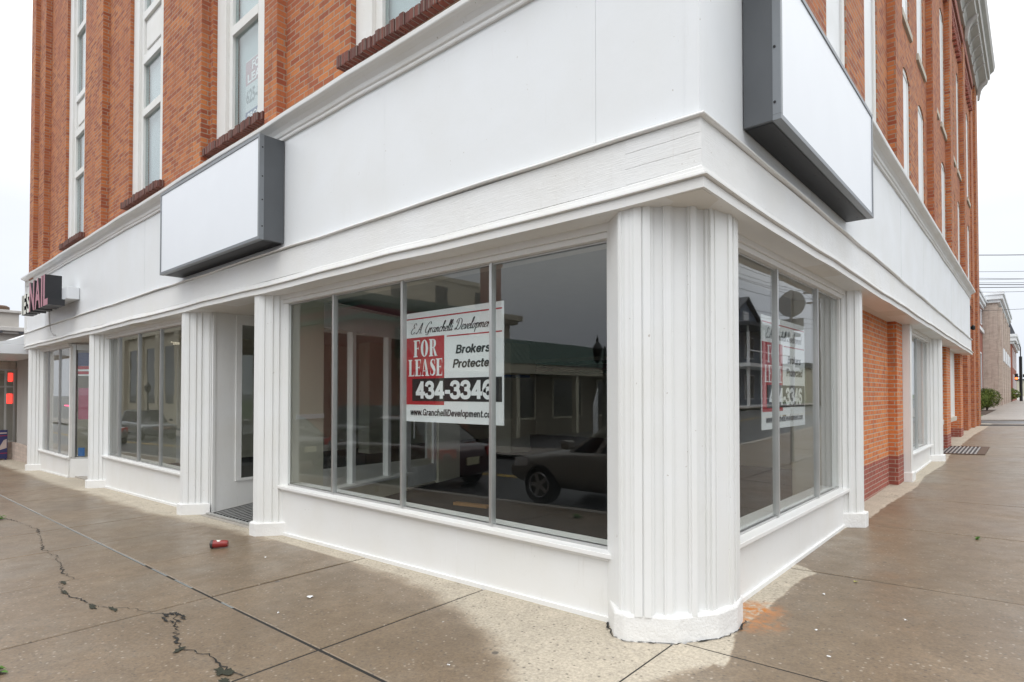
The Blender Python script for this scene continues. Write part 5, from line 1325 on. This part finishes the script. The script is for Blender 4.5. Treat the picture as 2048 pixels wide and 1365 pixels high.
bush('shrub', 'distant clipped shrub beside the dark brick building', 'shrub', -.9, 94, 1.0, 1.9, 3, 900, .12, 'clipped shrubs along the side street')
sheet('planting_bed', brk(-3.2, -.55, GX), brk(36.5, 49, GY), .004, M['soil'])
sheet('grass_verge', [-3.4, -.6], [33.2, 36.4], .006, M['grass'])
t = thing('traffic_signal', 'black signal pole with a lit red light at the far crossing', 'traffic signal', (-.05, 101.8, gz(0, 101)))
mb = MB(); mb.tube([(0, 0, 0), (0, 0, 6.0)], .17, 10); mb.tube([(0, 0, 3.3), (-.5, -.1, 3.3)], .05); mb.tube([(0, 0, 5.6), (0, 0, 7.2), (-.15, 0, 7.6), (-.6, 0, 7.8)], .06); mb.build('pole', M['iron'], t)
mb = MB(); mb.box(-.62, -.28, -.25, .05, 2.75, 3.7); mb.build('signal_head', M['black'], t, bevel=.03)
mb = MB(); mb.box(.2, .9, -.2, .05, 3.2, 3.6); mb.build('signal_head', M['black'], t, bevel=.03)
mb = MB(); mb.lathe([(.15, -.27), (.15, -.252)], (-.45, 0, 3.05), 14, 'y'); mb.build('red_lens', M['lamp_red'], t)
def flat_far_house(label, x0, x1, y0, y1, h, m):
    at = ((x0 + x1) / 2, (y0 + y1) / 2, .6); t_ = thing('distant_building', label, 'building', at)
    m_ = MB(); m_.box(x0, x1, y0, y1, 0, h); rel(m_, at).build('wall', m, t_)
    m_ = MB(); m_.box(x0 - .3, x1 + .3, y0 - .3, y1 + .3, h, h + .5); rel(m_, at).build('roof', M['slate'], t_); return t_
flat_far_house('pale low building at the very end of the side street', -14, 12, 300, 320, 7, M['creamwall'])
# poles and cables
def power_pole(label, x, y, h=10.2):
    t_ = thing('utility_pole', label, 'utility pole', (x, y, gz(x, y)), 0, 'utility poles along the side street')
    m_ = MB(); m_.tube([(0, 0, -.3), (0, 0, h)], [.17, .11], 10); m_.build('post', M['pole'], t_)
    m_ = MB(); m_.box(-1.2, 1.2, -.06, .06, h - .6, h - .46); m_.box(-1.0, 1.0, -.06, .06, h - 1.5, h - 1.37); m_.build('crossarm', M['pole'], t_)
    m_ = MB(); m_.lathe([(.22, h - 3.2), (.25, h - 3.1), (.25, h - 2.4), (.2, h - 2.3)], (-.35, 0, 0), 12); m_.build('transformer', M['greymetal'], t_)
    return t_
power_pole('utility pole with a transformer drum, reflected in the side window', 11.9, 52.4)
power_pole('utility pole nearest the street corner across the side street', 12.2, 8.0)
power_pole('utility pole far down the side street', 12.0, 98)
def cable(label, a, b, sag, r_=.014):
    a, b = Vector(a), Vector(b); P = []
    for k in range(15):
        f = k / 14; p = a.lerp(b, f); p.z -= sag * 4 * f * (1 - f); P.append(tuple(p - a))
    m_ = MB(); m_.tube(P, r_, 6, False); o_ = m_.build('overhead_cable', M['wire']); o_.location = a; return tag(o_, label, 'cable', 'overhead cables')
G1 = 'thin dark overhead cable running along the side street'
for k, (x, z) in enumerate(((10.9, 9.95), (11.5, 9.95), (12.4, 9.95), (13.0, 9.95), (11.2, 9.05), (12.6, 9.05), (11.9, 7.6), (11.95, 7.2), (11.9, 6.8))):
    cable(G1, (x + .2, 8, z), (x, 52.4, z + .4), .7); cable(G1, (x, 52.4, z + .4), (x, 98, z + .5), .7)
G2 = 'thin dark overhead cable crossing the side street sky'
for k, (z0, z1) in enumerate(((10.15, 10.35), (9.35, 9.45), (9.05, 9.10), (8.75, 8.65), (8.65, 8.72), (8.55, 8.50), (8.35, 8.45), (8.05, 8.30), (7.0, 7.7))):
    cable(G2, (-2.0, 42 + (k % 3) * 1.5, z0), (11.9, 52.4, z1 + .3), .25, .012 + .010 * (k in (0, 5, 6)))

# ================================================================== ACROSS THE STREETS (seen in the shop glass)
st = thing('strip_mall', 'low dark shop building with green ribbed roof across the street', 'building', (-28, -30, -.6))
NA = (-28, -30, -.6)
mb = MB(); mb.box(-36, -21.2, -62, -18, -1, 4.4); rel(mb, NA).build('wall', M['pole'], st)
mb = MB(); mb.box(-36, -21.0, -18, -11.5, -1, 6.0); rel(mb, NA).build('tall_wall', M['brick_dark'], st)
mb = MB(); mb.hexa([(-21.1, -62.3, 3.3), (-19.6, -62.3, 3.3), (-19.6, -13.2, 3.3), (-21.1, -13.2, 3.3), (-21.1, -62.3, 4.75), (-20.95, -62.3, 4.75), (-20.95, -13.2, 4.75), (-21.1, -13.2, 4.75)])
y = -62.2
while y < -13.3:
    mb.hexa([(-19.62, y, 3.3), (-19.55, y, 3.3), (-19.55, y + .05, 3.3), (-19.62, y + .05, 3.3), (-20.97, y, 4.75), (-20.90, y, 4.75), (-20.90, y + .05, 4.75), (-20.97, y + .05, 4.75)]); y += .42
rel(mb, NA).build('mansard_roof', M['seam'], st)
mb = MB(); mb.box(-21.2, -19.66, -62.2, -13.3, 2.75, 3.298); rel(mb, NA).build('white_fascia', M['creamwall'], st)
for z0, z1, m_ in ((5.0, 5.18, 'green'), (5.19, 5.55, 'maroon'), (5.56, 5.75, 'green')):
    mb = MB(); mb.box(-36.3, -20.7, -18.3, -11.2, z0, z1); rel(mb, NA).build('stripe_band', M[m_], st)
mb = MB(); mb.box(-36.4, -20.6, -18.4, -11.1, 5.76, 6.1); rel(mb, NA).build('parapet', M['seam'], st)
for k in range(8):
    fm, gm = MB(), MB(); framed(fm, gm, -21.2, -58 + k * 4.9, -55 + k * 4.9, .2, 2.5); w_ = rel(fm, NA).build('window', M['creamwall'], st); rel(gm, NA).build('pane', M['darkglass'], w_)
mb = MB()
for k in range(9): mb.box(-20.1, -19.8, -60 + k * 5.6, -59.7 + k * 5.6, -.8, 2.75)
rel(mb, NA).build('post', M['creamwall'], st)
mb = MB(); mb.box(-31.4, -30.2, -30.6, -29.4, 4.4, 11.6); mb.box(-31.5, -30.1, -30.7, -29.3, 11.6, 11.9); rel(mb, NA).build('chimney', M['brick_dark'], st)
t = thing('ramp_railing', 'thin white handrail beside a ramp across the street', 'railing', (-16, -22, -.5))
mb = MB(); pts = [(-17.5 + k * .75, -25 + k * 1.2) for k in range(7)]
for hh in (.55, 1.0): mb.tube([(x, y, .1 + hh + (6 - k) * .14) for k, (x, y) in enumerate(pts)], .03, 6)
for k, (x, y) in enumerate(pts): mb.tube([(x, y, -.6), (x, y, 1.1 + (6 - k) * .14)], .03, 6)
rel(mb, (-16, -22, -.5)).build('rail', M['awning'], t)
bk = thing('limestone_bank', 'pale limestone building with pilasters, reflected in the middle shop window', 'building', (-58, -28, -1))
NA = (-58, -28, -1)
mb = MB(); mb.box(-82, -42, -45, -15, -1.5, 9.2); mb.box(-81, -43, -44, -16, 10.2, 13.0); rel(mb, NA).build('wall', M['limestone'], bk)
mb = MB(); mb.box(-82.6, -41.4, -45.6, -14.4, 9.2, 9.6); mb.box(-83, -41, -46, -14, 9.601, 10.2); mb.box(-82.3, -41.7, -45.3, -14.7, 6.9, 7.2); mb.box(-81.2, -42.8, -44.2, -15.8, 13, 13.4); rel(mb, NA).build('cornice', M['limestone'], bk)
mb = MB()
for k in range(9): mb.box(-81 + k * 4.7, -80 + k * 4.7, -15, -14.65, -1.2, 6.88)
for k in range(6): mb.box(-42, -41.65, -44 + k * 5.4, -43 + k * 5.4, -1.2, 6.88)
rel(mb, NA).build('pilaster', M['limestone'], bk)
for k in range(8):
    mb = MB(); mb.box(-79.2 + k * 4.7, -77.1 + k * 4.7, -15.0, -14.95, .8, 5.8); rel(mb, NA).build('window', M['darkglass'], bk)
    mb = MB(); mb.box(-79.0 + k * 4.7, -77.4 + k * 4.7, -16.0, -15.95, 10.7, 12.4); rel(mb, NA).build('window', M['darkglass'], bk)
for k in range(5):
    mb = MB(); mb.box(-42.0, -41.95, -42 + k * 5.4, -40.6 + k * 5.4, 1.2, 5.8); rel(mb, NA).build('window', M['darkglass'], bk)
    mb = MB(); mb.box(-43.0, -42.95, -42 + k * 5.4, -40.4 + k * 5.4, 10.7, 12.4); rel(mb, NA).build('window', M['darkglass'], bk)
# lamp posts
def lamp_post():
    t_ = thing('street_lamp', 'black twin lantern street lamp, reflected at the right of the front window', 'street lamp', (0, 0, 0), 0, 'twin lantern street lamps')
    m_ = MB(); m_.lathe([(.22, 0), (.22, .25), (.14, .35), (.12, .8), (.075, .9), (.06, 2.9), (.09, 2.95), (.05, 3.05), (.03, 3.3), (.05, 3.34), (.01, 3.46)], (0, 0, 0), 12); m_.build('post', M['iron'], t_)
    for s_ in (-1, 1):
        m_ = MB(); m_.tube([(0, 0, 2.75), (.18 * s_, 0, 2.68), (.34 * s_, 0, 2.75), (.38 * s_, 0, 2.92)], .025, 6)
        a_ = m_.build('arm', M['iron'], t_)
        m_ = MB(); m_.lathe([(.06, 2.92), (.10, 2.98), (.17, 3.36), (.19, 3.38), (.11, 3.52), (.04, 3.60), (.05, 3.65), (.012, 3.80)], (.38 * s_, 0, 0), 8); m_.build('lantern', M['iron'], t_)
    return t_
l0 = lamp_post(); l0.location = (-8.87, -12.2, gz(-8.87, -10)); l0.rotation_euler = (0, 0, R(20))
l1 = copy_tree(l0); l1.location = (-33, -12.2, gz(-33, -10)); l1['label'] = 'black twin lantern street lamp standing farther down the front street'
l2 = copy_tree(l0); l2.location = (-50.5, -12.0, gz(-45, -10)); l2['label'] = 'black twin lantern street lamp in front of the limestone building'

# ---- cars
def car(label, loc, rz, paint_m, L_=4.7, W_=1.80, H_=1.50, suv=False, group=None):
    t_ = thing('parked_car', label, 'car', loc, rz, group)
    hl = L_ / 2; zs = .97 if not suv else 1.08; zr = H_
    st_ = [(-hl, .74, .42, .80), (-hl + .06, .84, .30, zs - .06), (-hl + .5, .90, .24, zs + .02), (-hl + 1.2, .90, .22, zs + .02), (0, .90, .21, zs), (hl - 1.5, .90, .22, zs - .02), (hl - .7, .88, .24, zs - .12), (hl - .15, .80, .28, zs - .24), (hl, .66, .38, zs - .38)]
    k_ = W_ / 1.8
    if suv: st_[0] = (-hl, .80, .42, 1.0); st_[7] = (hl - .1, .84, .30, zs - .12); st_[8] = (hl, .78, .42, zs - .22)
    rings = []
    for x, hw, zb, zt_ in st_:
        hw *= k_; zm = (zb + zt_) / 2
        rings.append([(x, -hw * .92, zb), (x, -hw, zm), (x, -hw * .985, zt_ - .08), (x, -hw * .90, zt_), (x, 0, zt_ + .03), (x, hw * .90, zt_), (x, hw * .985, zt_ - .08), (x, hw, zm), (x, hw * .92, zb), (x, 0, zb - .02)])
    m_ = MB(); m_.loft(rings, True); n_ = len(rings[0]); m_.f.append(tuple(range(n_))); e_ = (len(rings) - 1) * n_; m_.f.append(tuple(e_ + i for i in range(n_)))
    body = m_.build('body', paint_m, t_, smooth=True)
    sb = body.modifiers.new('sub', 'SUBSURF'); sb.levels = 1; sb.render_levels = 1
    if suv: gs = [(-hl + .08, .80, .62), (-hl + .35, .82, .66), (.3, .82, .66), (hl - 1.75, .78, .60)]; xr = [(-hl + .28), (-hl + .5), (.1), (hl - 2.1)]
    else: gs = [(-hl + .55, .80, .55), (-hl + 1.3, .82, .60), (.35, .82, .60), (hl - 1.45, .78, .55)]; xr = [(-hl + 1.25), (-hl + 1.6), (.1), (hl - 2.2)]
    rg = []
    for (x, hb, ht), xt in zip(gs, xr):
        rg.append([(x, -hb * k_, zs - .06), (xt, -ht * k_, zr - .05), (xt, -ht * k_ * .8, zr), (xt, ht * k_ * .8, zr), (xt, ht * k_, zr - .05), (x, hb * k_, zs - .06)])
    m_ = MB(); m_.loft(rg); m_.f.append(tuple(range(6))); m_.f.append(tuple(18 + i for i in range(6)))
    gh = m_.build('side_glass', M['darkglass'], t_)
    m_ = MB(); rr_ = [[(xt, -ht * k_ * 1.005, zr - .055), (xt, -ht * k_ * .8, zr + .008), (xt, ht * k_ * .8, zr + .008), (xt, ht * k_ * 1.005, zr - .055)] for (x, hb, ht), xt in zip(gs, xr)]; m_.loft(rr_)
    for s_ in (-1, 1):
        for (x, hb, ht), xt in zip(gs, xr):
            a = Vector((x, s_ * hb * k_ * 1.008, zs - .06)); b = Vector((xt, s_ * ht * k_ * 1.012, zr - .05)); d = Vector((.045, 0, 0))
            m_.poly([tuple(a - d), tuple(a + d), tuple(b + d), tuple(b - d)])
    m_.build('roof', paint_m, t_, fix=False)
    for sx_ in (-hl + .85, hl - .88):
        for s_ in (-1, 1):
            m_ = MB(); c_ = (sx_, s_ * (W_ / 2 - .11), .33)
            m_.lathe([(.20, -.11), (.31, -.11), (.335, -.07), (.335, .07), (.31, .11), (.20, .11)], c_, 22, 'y'); wh_ = m_.build('wheel', M['tyre'], t_)
            m_ = MB(); cy_ = s_ * .118
            for q in range(5):
                a = q * 2 * math.pi / 5; d = Vector((math.cos(a), 0, math.sin(a))); p_ = Vector((-d.z, 0, d.x)); o_ = Vector((c_[0], c_[1] + cy_, c_[2]))
                m_.poly([tuple(o_ + d * .03 - p_ * .04), tuple(o_ + d * .20 - p_ * .03), tuple(o_ + d * .20 + p_ * .03), tuple(o_ + d * .03 + p_ * .04)])
            m_.lathe([(.05, -.006), (.05, .006)], (c_[0], c_[1] + cy_, c_[2]), 10, 'y'); m_.tube([(c_[0] + .2 * math.cos(a), c_[1] + cy_, c_[2] + .2 * math.sin(a)) for a in [k * math.pi / 10 for k in range(21)]], .016, 5, False)
            m_.build('rim', M['rim'], wh_, fix=False)
    for s_ in (-1, 1):
        m_ = MB(); m_.hexa([(hl - .26, s_ * .50 * k_, zs - .40), (hl - .10, s_ * .48 * k_, zs - .40), (hl - .24, s_ * .80 * k_, zs - .38), (hl - .6, s_ * .86 * k_, zs - .34), (hl - .28, s_ * .50 * k_, zs - .25), (hl - .12, s_ * .48 * k_, zs - .26), (hl - .26, s_ * .80 * k_, zs - .22), (hl - .6, s_ * .87 * k_, zs - .18)]); m_.build('headlight', M['headlight'], t_)
        m_ = MB(); m_.hexa([(-hl - .01, s_ * .45 * k_, zs - .26), (-hl + .3, s_ * .45 * k_, zs - .26), (-hl + .34, s_ * .89 * k_, zs - .26), (-hl + .06, s_ * .80 * k_, zs - .26), (-hl + .01, s_ * .45 * k_, zs - .08), (-hl + .3, s_ * .45 * k_, zs - .08), (-hl + .4, s_ * .90 * k_, zs - .06), (-hl + .08, s_ * .82 * k_, zs - .08)]); m_.build('taillight', M['taillight'], t_)
        m_ = MB(); m_.box(.72, .90, s_ * .90 * k_, s_ * 1.06 * k_, zs - .0, zs + .14); m_.build('wing_mirror', paint_m, t_, bevel=.03)
    m_ = MB(); m_.box(-hl - .03, -hl + .02, -.18, .18, .55, .70); m_.build('plate', M['plate'], t_)
    m_ = MB(); m_.box(hl - .10, hl + .015, -.44 * k_, .44 * k_, zs - .42, zs - .28); m_.build('grille', M['chrome'] if suv else M['black'], t_)
    return t_
P_white = plain('car_paint_beige_white', (.27, .255, .225), .35, 0, .02, coat=.5); P_black = plain('car_paint_black', (.015, .015, .018), .2, 0, .02, coat=1); P_grey = plain('car_paint_grey', (.16, .17, .18), .25, .4, .02, coat=1); P_red = plain('car_paint_maroon', (.05, .012, .014), .22, .2, .02, coat=1)
cz = lambda x, y: gz(x, -5) - .13
PG = 'cars along the front street'
car('pale beige sedan parked nearest the corner on the front street', (-3.35, -4.72, cz(-3.3, 0)), R(180), P_white, group=PG)
car('dark maroon sedan parked ahead of the pale beige one', (-9.7, -4.75, cz(-9.7, 0)), R(180), P_red, group=PG)
car('black sedan parked ahead of the dark maroon one', (-16.2, -4.8, cz(-16.2, 0)), R(180), P_black, group=PG)
car('black tall car with bright grille driving toward the corner', (-15.5, -8.8, cz(-15, 0)), 0, P_black, 4.8, 1.9, 1.75, True, group=PG)
car('grey sedan driving away far down the front street', (-37, -5.4, cz(-37, 0)), R(180), P_grey, group=PG)
car('dark tall car crossing in front of the limestone building', (-40, -8.8, cz(-40, 0)), 0, P_grey, 4.8, 1.9, 1.75, True, group=PG)
for i, (x, y, r_, p) in enumerate(((6.1, 118, 90, P_white), (9.6, 128, -90, P_grey), (3.0, 150, 0, P_white))):
    car(['pale car far down the side street, nearest of three', 'grey car far down the side street heading toward the corner', 'pale car crossing the side street in the far distance'][i], (x, y, gz(x, y) - .13), R(r_), p, group='cars far down the side street')
# ---- house, sign and others reflected in the side window
hs_ = thing('porch_house', 'blue grey gabled house with a columned porch across the side street', 'house', (18, 43, .4))
NA = (18, 43, .4)
mb = MB(); mb.box(14.5, 23, 37.5, 48.3, .2, 6.3); mb.box(14.6, 22.9, 40.0, 45.0, 6.75, 7.4); mb.extr([(14.6, 40.0, 7.41), (14.6, 45.0, 7.41), (14.6, 42.5, 8.75)], None, (8.3, 0, 0)); rel(mb, NA).build('wall', M['sidingblue'], hs_)
mb = MB(); mb.box(12.3, 23.3, 37.1, 48.7, 6.31, 6.55); mb.hexa([(12.5, 37.3, 6.551), (23.2, 37.3, 6.551), (23.2, 48.5, 6.551), (12.5, 48.5, 6.551), (14.0, 39, 6.95), (22.6, 39, 6.95), (22.6, 46.5, 6.95), (14.0, 46.5, 6.95)])
mb.hexa([(14.3, 39.6, 7.2), (23.1, 39.6, 7.2), (23.1, 42.5, 8.85), (14.3, 42.5, 8.85), (14.3, 39.6, 7.38), (23.1, 39.6, 7.38), (23.1, 42.5, 9.05), (14.3, 42.5, 9.05)]); mb.hexa([(14.3, 42.5, 8.86), (23.1, 42.5, 8.86), (23.1, 45.4, 7.2), (14.3, 45.4, 7.2), (14.3, 42.5, 9.06), (23.1, 42.5, 9.06), (23.1, 45.4, 7.38), (14.3, 45.4, 7.38)]); rel(mb, NA).build('roof', M['slate'], hs_)
mb = MB(); mb.box(12.6, 14.48, 37.5, 48.3, .2, .8); mb.box(12.4, 14.48, 37.3, 48.5, 3.5, 3.75)
for y in (37.8, 41, 44.5, 48.0): mb.tube([(12.7, y, .8), (12.7, y, 3.5)], .12, 8); mb.tube([(12.7, y, 3.75), (12.7, y, 6.3)], .10, 8)
mb.box(12.62, 12.7, 37.6, 48.2, 4.6, 4.68); rel(mb, NA).build('porch', M['awning'], hs_)
for z0, z1 in ((1.3, 3.0), (4.4, 5.9)):
    for y in (38.6, 42.0, 45.4):
        m_ = MB(); m_.box(14.40, 14.49, y - .1, y + 1.7, z0 - .1, z1 + .1); f_ = rel(m_, NA).build('window', M['awning'], hs_)
        m_ = MB(); m_.box(14.38, 14.399, y, y + .75, z0, z1); rel(m_, NA).build('pane', M['darkglass'], f_)
        m_ = MB(); m_.box(14.38, 14.399, y + .85, y + 1.6, z0, z1); rel(m_, NA).build('pane', M['darkglass'], f_)
m_ = MB(); m_.box(14.5, 14.59, 41.9, 43.1, 7.0, 7.9); rel(m_, NA).build('attic_window', M['awning'], hs_)
bush('hedge_shrub', 'dark hedge shrub in front of the porch house', 'shrub', 14.6, 34.5, 1.5, 2.0, 11, 900, .14)
bush('hedge_shrub', 'dark hedge shrub beside the small white yard sign', 'shrub', 14.8, 31, 1.6, 1.7, 12, 900, .14)
flat_far_house('cream low building beyond the porch house', 15, 26, 60, 78, 4.2, M['creamwall'])
t = thing('yard_sign', 'small white sign board on two posts across the side street', 'sign', (14.0, 29, gz(14, 29)))
mb = MB(); mb.box(-.05, .05, -.9, .9, .7, 1.5); mb.build('board', M['awning'], t); mb = MB(); mb.box(-.05, .05, -1.0, -.91, 0, 1.6); mb.build('post', M['awning'], t); mb = MB(); mb.box(-.05, .05, .91, 1.0, 0, 1.6); mb.build('post', M['awning'], t)
t = thing('round_street_sign', 'round street sign on a steel post seen from its grey back', 'sign', (1.94, 10.4, gz(1.94, 10.4)))
mb = MB(); mb.box(-.03, .03, -.02, .02, 0, 3.75); mb.build('post', M['greymetal'], t)
mb = MB(); mb.lathe([(.29, .022), (.29, .028)], (0, 0, 3.45), 28, 'y'); mb.build('disc', M['greymetal'], t)
mb = MB(); mb.box(-.25, .25, .022, .028, 2.85, 3.12); mb.build('plate', M['greymetal'], t)
